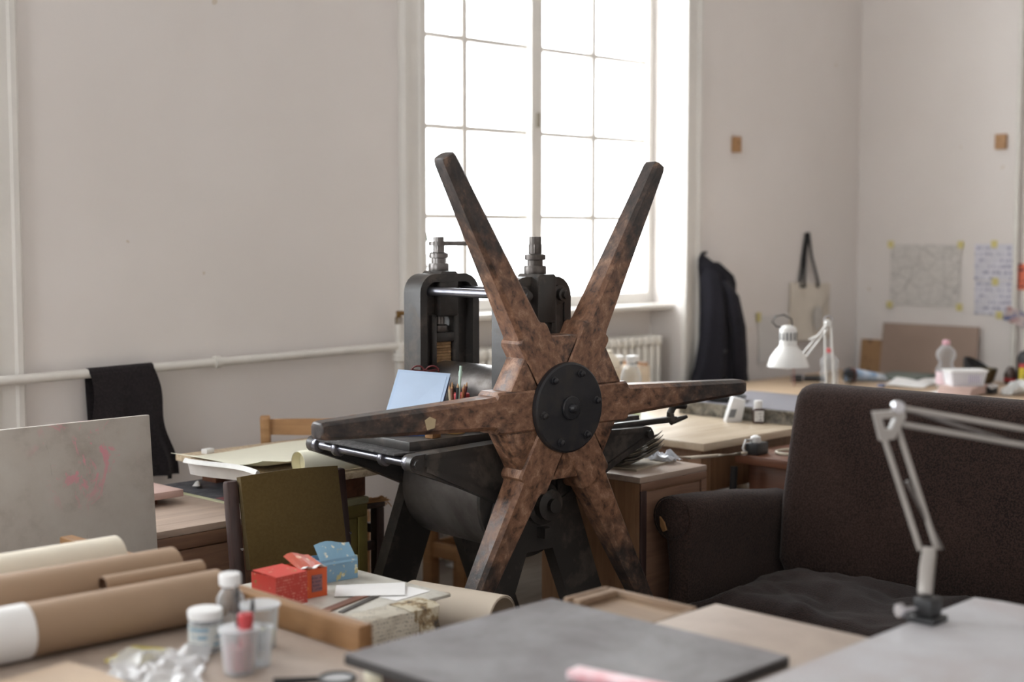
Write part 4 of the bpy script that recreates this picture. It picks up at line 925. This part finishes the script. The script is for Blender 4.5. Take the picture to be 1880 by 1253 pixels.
MB().lathe([(.018, .222), (.0185, .224), (.0185, .245), (.017, .248), (0, .248)], 20).build('cap', M_PLAST, wbt)
MB().lathe([(.0424, .085), (.0424, .135)], 28, cap=False).build('bottle_label', plain('pale_blue_label', srgb(196, 220, 236), .5), wbt)
MB().lathe([(.038, .006), (.039, .03), (0, .03)], 24).build('contents', clear('green_water', (.86, .92, .72), .35, (.8, .88, .6), .1), wbt)
sb = thing('wood_box', 'small pale wooden box on the desk in front of the radiator', 'box', (4.86, 4.13, .7505))
for yy in (-.09, .08): MB().box(-.16, .16, yy, yy+.01, 0, .135, .002).build('side_panel', M_DESKTOP, sb)
for xx in (-.16, .15): MB().box(xx, xx+.01, -.08, .08, 0, .15, .002).build('end_panel', M_DESK, sb)
MB().box(-.15, .15, -.08, .08, .12, .132).build('shelf', M_DESKTOP, sb); MB().box(-.15, .15, -.08, .08, 0, .01).build('bottom', M_DESKTOP, sb)
cbg = thing('cotton_bag', 'small white cotton drawstring bag on the wooden box', 'bag', (4.80, 4.10, .8835))
MB().loft([[(r*math.cos(t)*(1+.08*math.sin(5*t)), r*.65*math.sin(t), z) for t in [2*PI*k/28 for k in range(28)]] for r, z in ((.058, 0), (.064, .012), (.058, .035), (.042, .055), (.026, .066), (.017, .072), (.021, .08), (.014, .082))]).build('bag_body', M_COTTON, cbg)
MB().tube([(.018*math.cos(t), .013*math.sin(t), .073) for t in [2*PI*k/14 for k in range(14)]], .003, 6, True).build('drawstring', M_COTTON, cbg)
for k, (xx, yy) in enumerate(((4.915, 4.14), (4.96, 4.09))):
    p_ = thing('white_pot', ('small white lidded paint pot beside the cotton bag', 'small white lidded paint pot at the end of the wooden box')[k], 'pot', (xx, yy, .8835), 0, 'paint pots on the wooden box')
    MB().lathe([(.017, 0), (.020, .004), (.022, .038)], 20).build('pot_body', M_PLAST, p_); MB().lathe([(.024, .037), (.025, .039), (.025, .046), (.023, .048), (0, .048)], 20).build('lid', M_PLAST, p_)
    MB().lathe([(.0216, .012), (.0222, .022)], 20, cap=False).build('label', M_BLACK, p_)
pt = thing('small_plant', 'tiny green succulent in a pot behind the cotton bag', 'plant', (4.80, 4.175, .8835))
MB().lathe([(.022, 0), (.03, .045), (.028, .048), (.02, .04), (0, .04)], 18).build('pot', plain('clay_pot', srgb(168, 140, 118), .7), pt)
lf = MB()
for k in range(12):
    a_ = k*2.4; rr = .004+.0018*k
    MB_ = MB().loft([[(w_*math.cos(t), w_*.4*math.sin(t), z) for t in [2*PI*q/6 for q in range(6)]] for w_, z in ((.003, 0), (.005, .02), (.003, .045), (.0006, .062))]).move(Matrix.Translation((rr*math.cos(a_)*.5, rr*math.sin(a_)*.5, .04)) @ Matrix.Rotation(a_, 4, 'Z') @ Matrix.Rotation(.15+.05*k, 4, 'Y'))
    MB_.build('leaf', M_LEAF, pt)
# white jug and green stick on the sill
jg = thing('white_jug', 'white round jug standing at the left end of the window sill', 'jug', (4.25, 4.625, 1.122))
MB().lathe([(.045, 0), (.052, .01), (.056, .1), (.05, .22), (.048, .27), (.044, .27), (.046, .22), (.051, .1), (.046, .014), (0, .012)], 28).build('jug_body', M_PLAST, jg)
MB().tube([(-.05, 0, .22), (-.085, 0, .21), (-.09, 0, .14), (-.055, 0, .08)], .008, 8).build('handle', M_PLAST, jg)
single(MB().rod((0, 0, 0), (-.126, 0, .46), .005, .004, 8), 'green_stick', plain('green_cane', srgb(40, 92, 66), .5), 'thin green stick standing in the white jug on the sill', 'stick', (4.284, 4.625, 1.1345))

# reddish side table behind the sofa
rt_ = thing('red_table', 'red-brown wooden table between the sofa back and the desk', 'table', (4.20, 2.655, 0))
MB().box(-.06, .45, .0, .29, .668, .70, .004).build('table_top', M_REDWOOD, rt_)
MB().box(.0, .40, .02, .27, .12, .668, .004).build('cupboard', M_REDWOOD, rt_)
for xx in (.02, .34):
    for yy in (.02, .22): MB().box(xx, xx+.05, yy, yy+.05, 0, .12, .003).build('leg', M_REDWOOD, rt_)
pa = thing('power_adapter', 'black power adapter with a white plug on the red-brown table', 'adapter', (4.19, 2.885, .7005), .1)
MB().box(-.04, .04, -.025, .025, 0, .042, .004).build('adapter_body', M_BLACK, pa)
MB().lathe([(.018, 0), (.02, .004), (.018, .02), (.008, .026)], 16, (-.01, 0, .042)).build('plug', M_PLAST, pa)
MB().tube([(-.02, 0, .056), (-.045, .02, .052), (-.055, .025, .025), (-.048, .02, .004)], .005, 8).build('plug_cord', M_PLAST, pa)
single(MB().tube([(0, 0, .006), (-.06, .0, .008), (-.14, .04, .006), (-.27, .06, .0105), (-.36, .09, .0255), (-.43, .06, .0255)], .006, 8), 'beige_cable', M_CABLE, 'beige cable running from the small cabinet to the red-brown table', 'cable', (4.17, 2.90, .7005))
single(MB().tube([(.06*math.cos(t)+.04*(t > 4), .05*math.sin(t), .006) for t in [2*PI*k/24 for k in range(24)]], .005, 8, True), 'cable_loop', plain('beige_cable_loop', srgb(206, 196, 176), .5), 'coiled beige cable behind the black adapter', 'cable', (4.28, 2.80, .7005))
single(MB().tube([(0, 0, .66), (-.006, 0, .56), (-.02, -.005, .4), (-.04, 0, .15), (-.045, 0, 0)], .013, 8), 'black_cable', M_BLACK, 'thick black cable hanging down beside the red-brown table', 'cable', (4.11, 2.925, 0))
hs = thing('vacuum_hose', 'coiled beige corrugated hose on the floor under the desk', 'hose', (4.55, 3.35, 0))
for k in range(3):
    MB().tube([(.30*math.cos(t), .14*math.sin(t)+k*.045, .34+.30*math.sin(t+.2*k)) for t in [2*PI*q/30 for q in range(30)]], .02, 10, True).build('hose_turn', plain('hose_beige', srgb(206, 190, 168), .6), hs)

# ------------------------------------------------------------------ long table along the right wall and its things
rtb = thing('long_table', 'long wooden table covered in papers along the far wall', 'table', (0, 0, 0))
MB().box(5.52, 7.0, 1.6, 4.26, .69, .72, .003).build('table_top', wood('long_table_top', srgb(196, 172, 144), srgb(168, 142, 114), 1, .5, 3), rtb)
for xx in (5.56, 6.90):
    for yy in (1.65, 2.9, 4.16): MB().box(xx, xx+.06, yy, yy+.06, 0, .69, .003).build('leg', M_DESK, rtb)
MB().box(5.54, 5.565, 1.65, 4.25, .60, .69, .002).build('apron_rail', M_DESK, rtb)
ZT = .7205
# white desk lamp on the pale desk
lp = thing('desk_lamp', 'white jointed desk lamp with a dome shade behind the sofa', 'lamp', (5.34, 3.30, .7505))
MB().lathe([(.07, 0), (.075, .004), (.074, .018), (.02, .022), (.014, .05), (.010, .055)], 28).build('base', M_LAMPW, lp)
for s in (-1, 1): MB().rod((s*.012, -s*.012, .04), (s*.010-.012, -s*.010+.01, .335), .005, n=8).build('lower_arm', M_LAMPW, lp)
el = Vector((-.012, .01, .345))
MB().lathe([(.012, -.015), (.015, -.012), (.015, .012), (.012, .015)], 14, el, (.7, .7, 0)).build('elbow', M_LAMPW, lp)
MB().tube([el+Vector((.018*math.cos(t)*.7, -.018*math.cos(t)*.7, .012+.022*math.sin(t))) for t in [PI*k/8 for k in range(9)]], .0035, 6).build('cable_loop', M_CHROME, lp)
hd = Vector((-.225, .07, .187))
for s in (0, 1): MB().rod(el+Vector((0, 0, -.022*s)), hd+Vector((.07, -.03, .016-.032*s+.02)), .005, n=8).build('upper_arm', M_LAMPW, lp)
for s in (-1, 1): MB().rod(el*.85+hd*.15+Vector((0, 0, -.02)), el*.55+hd*.45+Vector((0, s*.006, .006)), .0035, n=6).build('spring', M_LAMPW, lp)
MB().lathe([(.012, 0), (.015, .004), (.015, .03), (.010, .034)], 14, hd+Vector((.075, -.034, .018)), (-.9, .4, 0)).build('head_joint', M_LAMPW, lp)
sh = MB().lathe([(.020, .155), (.030, .150), (.036, .138), (.036, .075), (.040, .066), (.056, .048), (.074, .022), (.086, -.012), (.0875, -.018), (.085, -.018), (.072, .020), (.054, .046), (.034, .064), (.033, .13), (.0, .14)], 40, hd, (0, 0, 1), cap=False).build('lamp_shade', M_LAMPW, lp)
MB().lathe([(0, .150), (.021, .150), (.021, .156), (0, .157)], 20, hd).build('shade_cap', M_LAMPW, sh)
for k in range(14):
    t = 2*PI*k/14
    m2 = MB().box(-.0035, .0035, -.002, .002, 0, .034, .001).move(Matrix.Translation(hd+Vector((.0355*math.cos(t), .0355*math.sin(t), .094))) @ Matrix.Rotation(t+PI/2, 4, 'Z'))
    m2.build('vent_slot', M_BLACK, sh)
MB().lathe([(.012, 0), (.014, .02), (.028, .05), (.03, .07), (.02, .09), (0, .096)], 20, hd+Vector((0, 0, .066)), (0, 0, -1)).build('bulb', plain('opal_bulb', (.9, .9, .88), .3, var=.01), lp)
MB().tube([hd+Vector((.02*0+x_, y_, z_)) for x_, y_, z_ in ((.012, -.012, .154), (.008, -.008, .185), (-.015, .015, .202), (-.04, .038, .195), (-.05, .048, .172), (-.036, .036, .152), (-.018, .02, .148))], .003, 8).build('power_cord', M_BLACK, lp)

def pet(name, label, loc, h, r, capm, wavy):
    o = thing(name, label, 'bottle', loc)
    if wavy: prof = [(r*.9, 0), (r, .006), (r*1.0, h*.40), (r*.72, h*.5), (r*.70, h*.54), (r*1.02, h*.66), (r*1.0, h*.76), (r*.6, h*.86), (r*.3, h*.90), (r*.3, h*.93)]
    else: prof = [(r*.9, 0), (r, .006), (r*.95, h*.35), (r*.80, h*.45), (r, h*.58), (r*.96, h*.70), (r*.5, h*.84), (r*.3, h*.88), (r*.3, h*.92)]
    MB().lathe(prof, 28).build('bottle_body', M_CLEAR, o)
    MB().lathe([(r*.36, h*.90), (r*.38, h*.905), (r*.38, h*.985), (r*.34, h), (0, h)], 18).build('cap', capm, o)
    return o
pet('clear_bottle', 'clear plastic bottle with a red cap behind the white desk lamp', (6.24, 3.865, ZT), .182, .046, M_REDC, False)
pb = pet('pinched_bottle', 'clear pinched waist bottle with a pink cap on the long table', (6.50, 3.365, ZT), .238, .047, M_PINKC, True)
MB().lathe([(.0475, .02), (.0475, .085)], 28, cap=False).build('bottle_label', plain('white_label', srgb(238, 232, 236), .5, c2=srgb(230, 190, 200)), pb)
tl = thing('black_flashlight', 'black torch lying on the long table behind the sofa', 'torch', (6.18, 3.93, ZT), -.8)
MB().lathe([(.017, 0), (.02, .003), (.02, .05), (.016, .055), (.016, .15), (.018, .155), (.018, .17)], 20, (-.10, 0, .03), (1, 0, 0)).build('barrel', M_BLACK, tl)
MB().lathe([(.0205, .05), (.022, .051), (.022, .056), (.0205, .057)], 20, (-.10, 0, .03), (1, 0, 0)).build('ring', M_CHROME, tl)
br = thing('round_brush', 'round black bristle brush beside the torch', 'brush', (6.33, 3.80, ZT))
rb = MB()
rb.lathe([(.012, -.02), (.016, -.015), (.016, .015), (.012, .02)], 16, (0, 0, .045), (.7, .7, 0)); rb.build('brush_core', M_BLACK, br)
rb = MB()
for k in range(60):
    t = k*2.399; y = (k % 5-2)*.006
    d_ = Vector((.7*math.cos(t), -.7*math.cos(t), math.sin(t))); c_ = Vector((.7*y, .7*y, .045))
    rb.rod(c_+d_*.012, c_+d_*.044, .0022, .0012, 5)
o = rb.build('bristles', M_BLACK, br); o['kind'] = 'stuff'
single(MB().rod((0, 0, 0), (0, .004, .12), .0045, .003, 8), 'upright_stick', plain('brown_stick', srgb(148, 108, 100), .5), 'thin brown stick standing behind the torch', 'stick', (6.06, 3.955, ZT))
pn = thing('pencil_case', 'blue and white pencil case with a red strap on the long table', 'pencil case', (6.47, 3.83, ZT), -.75)
MB().loft([[(x, r*math.cos(t), .036*r/.034+r*math.sin(t)) for t in [2*PI*k/16 for k in range(16)]] for x, r in ((-.075, .015), (-.07, .030), (-.03, .034), (.06, .026), (.13, .018), (.15, .006))]).build('case_body', two_tone('case_cloth', srgb(214, 222, 228), srgb(120, 150, 186), 8, .4, .6, (.7, .7)), pn)
MB().lathe([(.0355, 0), (.0365, .002), (.0365, .02), (.0355, .022)], 20, (-.045, 0, .036), (1, 0, 0)).build('strap', plain('brick_strap', srgb(160, 96, 78), .6), pn)
random.seed(21)
for k, (xx, yy, W_, D_, rz, z, lb) in enumerate(((6.50, 3.56, .22, .20, .2, .0, 'white paper sheet curling on the long table beside the pencil case'), (6.76, 3.56, .24, .18, -.1, .0, 'large white sheet under the pinched bottle on the long table'), (6.23, 3.24, .22, .16, .1, .0, 'white sheet under the plastic food tub on the long table'), (5.98, 2.80, .45, .55, .05, .0, 'big pale blue sheet at the long table edge near the foil'))):
    single(MB().sheet(lambda u, v: (W_*(u-.5), D_*(v-.5), .002+.02*(k == 0)*(u*v)+.006*math.sin(3*u+2*v+k)**2), 10, 10, .001), 'loose_sheet', M_WHITE, lb, 'paper', (xx, yy, ZT+z), rz)
single(MB().box(-.16, .16, -.12, .12, 0, .018, .002), 'green_portfolio', plain('grey_green_board', srgb(110, 118, 112), .6), 'thin grey-green portfolio lying in front of the brown hardboard', 'portfolio', (6.80, 3.76, ZT), .1)
single(MB().box(-.02, .02, -.015, .015, 0, .014, .003), 'blue_clip', plain('blue_grey', srgb(110, 122, 156), .5), 'small blue-grey clip on the long table beside the papers', 'clip', (6.33, 3.62, ZT), .2)
for k in range(3):
    single(MB().box(-.12, .12, -.08, .08, 0, .0125, .002), 'pink_book', plain('pinkish_cover', srgb(206, 178, 168), .6), ('lowest', 'middle', 'topmost')[k]+' pinkish thin book of the stack under the food tub', 'book', (6.31, 3.17, ZT+.005+k*.013), .05+.03*k, 'books under the food tub')
tub = thing('food_tub', 'translucent white food tub on the stack of pinkish books', 'tub', (6.30, 3.165, ZT+.0445), -.75)
MB().loft([[(sx*w_, sy*d_, z) for sx, sy in ((-1, -.8), (-.9, -1), (.9, -1), (1, -.8), (1, .8), (.9, 1), (-.9, 1), (-1, .8))] for w_, d_, z in ((.078, .05, 0), (.09, .06, .068))]).build('tub_body', clear('tub_plastic', (.9, .9, .93), .6, (.9, .9, .94), .3), tub)
MB().loft([[(sx*w_, sy*d_, z) for sx, sy in ((-1, -.8), (-.9, -1), (.9, -1), (1, -.8), (1, .8), (.9, 1), (-.9, 1), (-1, .8))] for w_, d_, z in ((.092, .062, .066), (.096, .066, .067), (.096, .066, .074), (.09, .06, .074))]).build('rim', M_PLAST, tub)
MB().box(-.005, .06, -.0585, -.055, .018, .052).build('tub_label', writing('tub_label', srgb(222, 218, 226), srgb(150, 146, 170), 2, 0, .010, .6, 80), tub)
mu = thing('metal_cup', 'dented dark metal pan lying tilted on the long table', 'pan', (6.80, 3.335, ZT))
MB().lathe([(.05, 0), (.07, .015), (.084, .06), (.088, .08), (.084, .08), (.075, .05), (.06, .018), (0, .012)], 32).build('pan_body', plain('tarnished_metal', srgb(120, 108, 88), .3, .9, .3, 12), mu)
MB().sheet(lambda u, v: (.08*math.cos(PI*(u*1.1-.05)), .08*math.sin(PI*(u*1.1-.05)), .08+.055*v*math.sin(PI*u)), 20, 5, .006).build('pan_lid', M_BLACK, mu)
MB().rod((-.07, -.02, .05), (-.13, -.04, .05), .010).build('handle', M_BLACK, mu)
sm_ = thing('small_flask', 'small brown flask with a red base beside the dark pan', 'flask', (6.94, 3.235, ZT))
MB().lathe([(.03, 0), (.034, .01), (.034, .05), (.02, .075), (.012, .085), (0, .086)], 20).build('flask_body', plain('brown_glass', srgb(84, 66, 58), .3), sm_)
MB().lathe([(.0345, .012), (.0345, .028)], 20, cap=False).build('flask_band', M_REDC, sm_)
cb2 = thing('chemical_bottle', 'black plastic bottle with a yellow and red label at the long table end', 'bottle', (6.92, 3.125, ZT))
MB().loft([[(sx*w_, sy*d_, z) for sx, sy in ((-1, -.7), (-.7, -1), (.7, -1), (1, -.7), (1, .7), (.7, 1), (-.7, 1), (-1, .7))] for w_, d_, z in ((.05, .05, 0), (.055, .055, .008), (.055, .055, .14), (.045, .045, .165), (.022, .022, .18), (.022, .022, .195))]).move(Matrix.Rotation(.1, 4, 'Z')).build('bottle_body', M_BLACK, cb2)
MB().lathe([(.024, .192), (.025, .194), (.025, .215), (.022, .218), (0, .218)], 18).build('cap', M_BLACK, cb2)
ly_ = MB().box(-.0575, -.0555, -.036, .036, .02, .09).move(Matrix.Rotation(.1, 4, 'Z')).build('yellow_label', plain('yellow_label', srgb(226, 206, 60), .5), cb2)
MB().box(-.058, -.0555, -.036, .036, .09, .11).move(Matrix.Rotation(.1, 4, 'Z')).build('red_label', M_REDC, cb2)
MB().tube([(-.0585, .018*math.cos(t), .055+.022*math.sin(t)) for t in [math.radians(40+k*25) for k in range(12)]], .003, 6).rod((-.0585, .004, .05), (-.0585, .018, .05), .003, n=6).move(Matrix.Rotation(.1, 4, 'Z')).build('label_letter', M_BLACK, ly_)
single(MB().sheet(crumple(1, .075, 4, 2.7, .42, .34), 30, 26, .0008), 'foil_wrap', clear('foil_film', (.9, .9, .9), .4, (.9, .9, .88), .2), 'crumpled clear plastic wrapping at the end of the long table', 'wrapping', (6.62, 2.93, ZT), .3, ang=20)
kc = thing('key_cluster', 'black plug with a white cord lying by the plastic wrapping', 'plug', (6.42, 3.09, ZT))
MB().box(-.035, .035, -.022, .022, 0, .032, .008).build('plug_body', M_BLACK, kc)
MB().tube([(.0+.03*math.cos(t)*(1+.3*math.sin(2*t)), .02*math.sin(t)-.01, .036+.006*math.sin(3*t)) for t in [2*PI*k/30 for k in range(30)]], .004, 6, True).build('cord', M_PLAST, kc)
single(MB().box(-.012, 0, -.30, .30, 0, .965, .002), 'hardboard_sheet', M_CARD, 'large brown hardboard sheet leaning on the wall behind the long table', 'board', (7.42, 4.0, 0), 0, rot=(0, .12, 0))
single(MB().box(-.012, 0, -.07, .07, 0, .86, .002), 'stencilled_board', M_CARD2, 'narrow brown board with dark stencil marks leaning beside the hardboard', 'board', (7.445, 4.375, 0), 0, rot=(0, .11, 0))

# ------------------------------------------------------------------ things on the walls
def scribble_mat():
    m, nt, b = nodes('pencil_drawing')
    v = nt.nodes.new('ShaderNodeTexVoronoi'); v.feature = 'DISTANCE_TO_EDGE'; v.inputs['Scale'].default_value = 11
    tc = nt.nodes.new('ShaderNodeTexCoord'); nt.links.new(tc.outputs['Object'], v.inputs['Vector'])
    l1 = ramp(nt, v.outputs[0], [(.0, (.7, .7, .7)), (.03, (0, 0, 0))])
    l2 = ramp(nt, tnoise(nt, 9, 5, .7, (1, 1, 3), 2), [(.50, (0, 0, 0)), (.53, (.6, .6, .6)), (.56, (0, 0, 0))])
    c = mixc(nt, l1, srgb(216, 211, 206), srgb(150, 146, 144)); c = mixc(nt, l2, c, srgb(160, 156, 152))
    nt.links.new(c, b.inputs['Base Color']); b.inputs['Roughness'].default_value = .85; return m
XW = x1-.0045
def wall_sheet(name, label, cat, ya, yb_, za, zb, mat, tapes, curl=.004):
    yc, zc = (ya+yb_)/2, (za+zb)/2; hw, hh = abs(yb_-ya)/2, abs(zb-za)/2
    o = thing(name, label, cat, (XW, yc, zc))
    MB().sheet(lambda u, v: (-.001-curl*abs(2*u-1)**2*(.3+.7*v), hw*(2*u-1), hh*(2*v-1)), 10, 8, .0008).build('paper_sheet', mat, o)
    for (ty, tz) in tapes: MB().box(-.007, -.0056, ty*hw-.018, ty*hw+.018, tz*hh-.02, tz*hh+.02).build('tape', M_TAPE, o)
    return o
wall_sheet('pencil_drawing', 'pencil line drawing taped to the wall above the hardboard', 'drawing', 3.835, 4.275, 1.065, 1.42, scribble_mat(), [(-1, 1), (1, 1), (-1, -1), (1, -1)])
hw1 = writing('handwriting_a', srgb(222, 220, 228), srgb(150, 148, 172), 1, 2, .034, .48, 80)
wall_sheet('handwritten_sheet', 'upper handwritten sheet taped to the wall beside the pencil drawing', 'paper', 3.52, 3.75, 1.225, 1.425, hw1, [(0, 1)])
wall_sheet('lower_note_sheet', 'lower handwritten sheet taped below another on the wall', 'paper', 3.515, 3.745, 1.03, 1.22, hw1, [(-.05, .95), (-.3, -1)])
wall_sheet('orange_note', 'orange note with dark writing on the wall by the pipe', 'note', 3.40, 3.512, 1.175, 1.318, writing('orange_note_print', srgb(236, 132, 104), srgb(110, 60, 60), 1, 2, .030, .5, 60), [])
o = wall_sheet('photo_print', 'small tilted photograph stuck to the wall pipe', 'photo', 3.41, 3.545, .985, 1.065, two_tone('photo_colours', srgb(206, 190, 186), srgb(70, 84, 130), 16, .42, .5, (.4, .4), c3=srgb(150, 90, 84)), [])
o.location.x -= .045; o.rotation_euler = (.35, 0, 0)
fs = thing('faint_sheet', 'thin white paper taped to the wall behind the desk lamp', 'paper', (6.70, y1-.003, .90))
MB().sheet(lambda u, v: (-.17+.34*u, -.001-.003*abs(2*v-1)**2, -.13+.26*v), 8, 8, .0008).build('paper_sheet', plain('thin_paper', srgb(224, 221, 218), .85, var=.03), fs)
MB().box(-.195, -.155, -.007, -.0055, .10, .15).build('tape', M_TAPE, fs)
for k, (loc, rz, lb) in enumerate((((6.295, y1-.0005, 1.957), 0, 'small wooden hook block on the wall above the hanging coat'), ((x1-.0005, 3.61, 1.99), PI/2*3, 'small wooden hook block on the wall above the handwritten sheets'))):
    h_ = thing('hook_block', lb, 'wall hook', loc, rz)
    MB().box(-.032, .032, -.022, 0, -.042, .042, .003).build('block', M_BEECH, h_)
    MB().rod((0, -.02, .008), (0, -.032, .010), .005, n=8).build('peg', M_BRASS, h_)
# coat
co = thing('dark_coat', 'dark navy work coat hanging on the wall by the window', 'coat', (5.99, y1-.012, 0))
MB().rod((-.02, .012, 1.375), (-.02, -.05, 1.385), .008, n=8).build('wall_peg', M_BLACK, co)
def csec(z, xa, xb, d, k):
    n = 44; cx_ = (xa+xb)/2; hw = (xb-xa)/2; out = []
    for q in range(n):
        t = 2*PI*q/n
        f = 1+k*(.20*math.sin(6*t+1)+.12*math.sin(11*t+2*z*2))
        yy = -d*(.5+.5*math.sin(t)*f)
        out.append((cx_+hw*math.cos(t)*(1+k*.05*math.sin(7*t+z*2)), min(-.004, yy), z))
    return out
MB().loft([csec(*a_) for a_ in ((1.375, -.035, -.005, .03, 0), (1.35, -.05, .02, .06, .2), (1.31, -.070, .07, .10, .3), (1.27, -.078, .11, .13, .5), (1.20, -.075, .12, .15, .7), (1.10, -.075, .14, .16, .9), (.95, -.09, .18, .17, 1), (.80, -.135, .24, .18, 1), (.66, -.215, .31, .18, 1), (.55, -.22, .32, .17, 1), (.50, -.20, .30, .15, 1))]).build('coat_body', M_COAT, co, ang=80)
MB().loft([[(x+u*.022, y-abs(u)*.006, z+v) for u, v in ((-1, 0), (0, .012), (1, 0), (1, -.05), (0, -.06), (-1, -.05))] for x, y, z in ((-.06, -.05, 1.325), (.0, -.11, 1.325), (.08, -.13, 1.265), (.145, -.10, 1.225))]).build('collar', M_COAT, co, ang=70)
MB().loft([[(x+w_*math.cos(t), y+w_*.7*math.sin(t), z) for t in [2*PI*k/14 for k in range(14)]] for x, y, z, w_ in ((.02, -.13, 1.24, .03), (.05, -.165, 1.16, .045), (.075, -.185, 1.0, .052), (.09, -.19, .82, .05), (.10, -.185, .68, .048), (.10, -.18, .66, .03))]).build('sleeve', M_COAT, co, ang=80)
for zz in (.88, .74): MB().rod((-.03, -.178, zz), (-.03, -.19, zz), .009, n=12).build('button', M_BLACK, co)
# tote bag
to = thing('tote_bag', 'cream canvas tote bag with black straps hanging on the wall', 'bag', (7.03, y1, 0))
def tote(u, v):
    x = -.205+.41*u; z = 1.20-.33*v
    b_ = math.sin(PI*min(1, max(0, u)))*.035*(.3+.7*v)
    return (x+.02*v*(u-.2), -.012-b_-.004*math.sin(9*u+5*v), z-.02*(u-.5)*(1-v)+.012*math.sin(PI*u)*(v > .95))
MB().sheet(tote, 18, 16, .003).build('bag_front', M_CANVAS, to)
MB().box(-.20, .205, -.008, -.003, .87, 1.195).build('bag_back', M_CANVAS, to)
MB().plate([(-.04+.05*math.cos(t), 1.03+.07*math.sin(t)) for t in [2*PI*k/20 for k in range(20)]], -.054, -.0525, 'y').move(Matrix.Translation((.06, 0, -.03))).build('faded_print', plain('faded_print', srgb(206, 201, 194), .9, var=.08, scale=20), to)
MB().rod((-.045, 0, 1.478), (-.045, -.03, 1.482), .006, n=8).build('wall_peg', M_BLACK, to)
for xa, yy in ((-.085, -.018), (.05, -.022), (-.115, -.010)):
    MB().loft([[(x-.012, yv-.002, z), (x+.012, yv-.002, z), (x+.012, yv+.002, z), (x-.012, yv+.002, z)] for x, yv, z in ((xa, yy-.012, 1.175), (xa, yy-.01, 1.205), (xa*.4-.03, yy, 1.36), (-.045, yy-.002, 1.49))]).build('strap', M_BLACK, to, smooth=False)
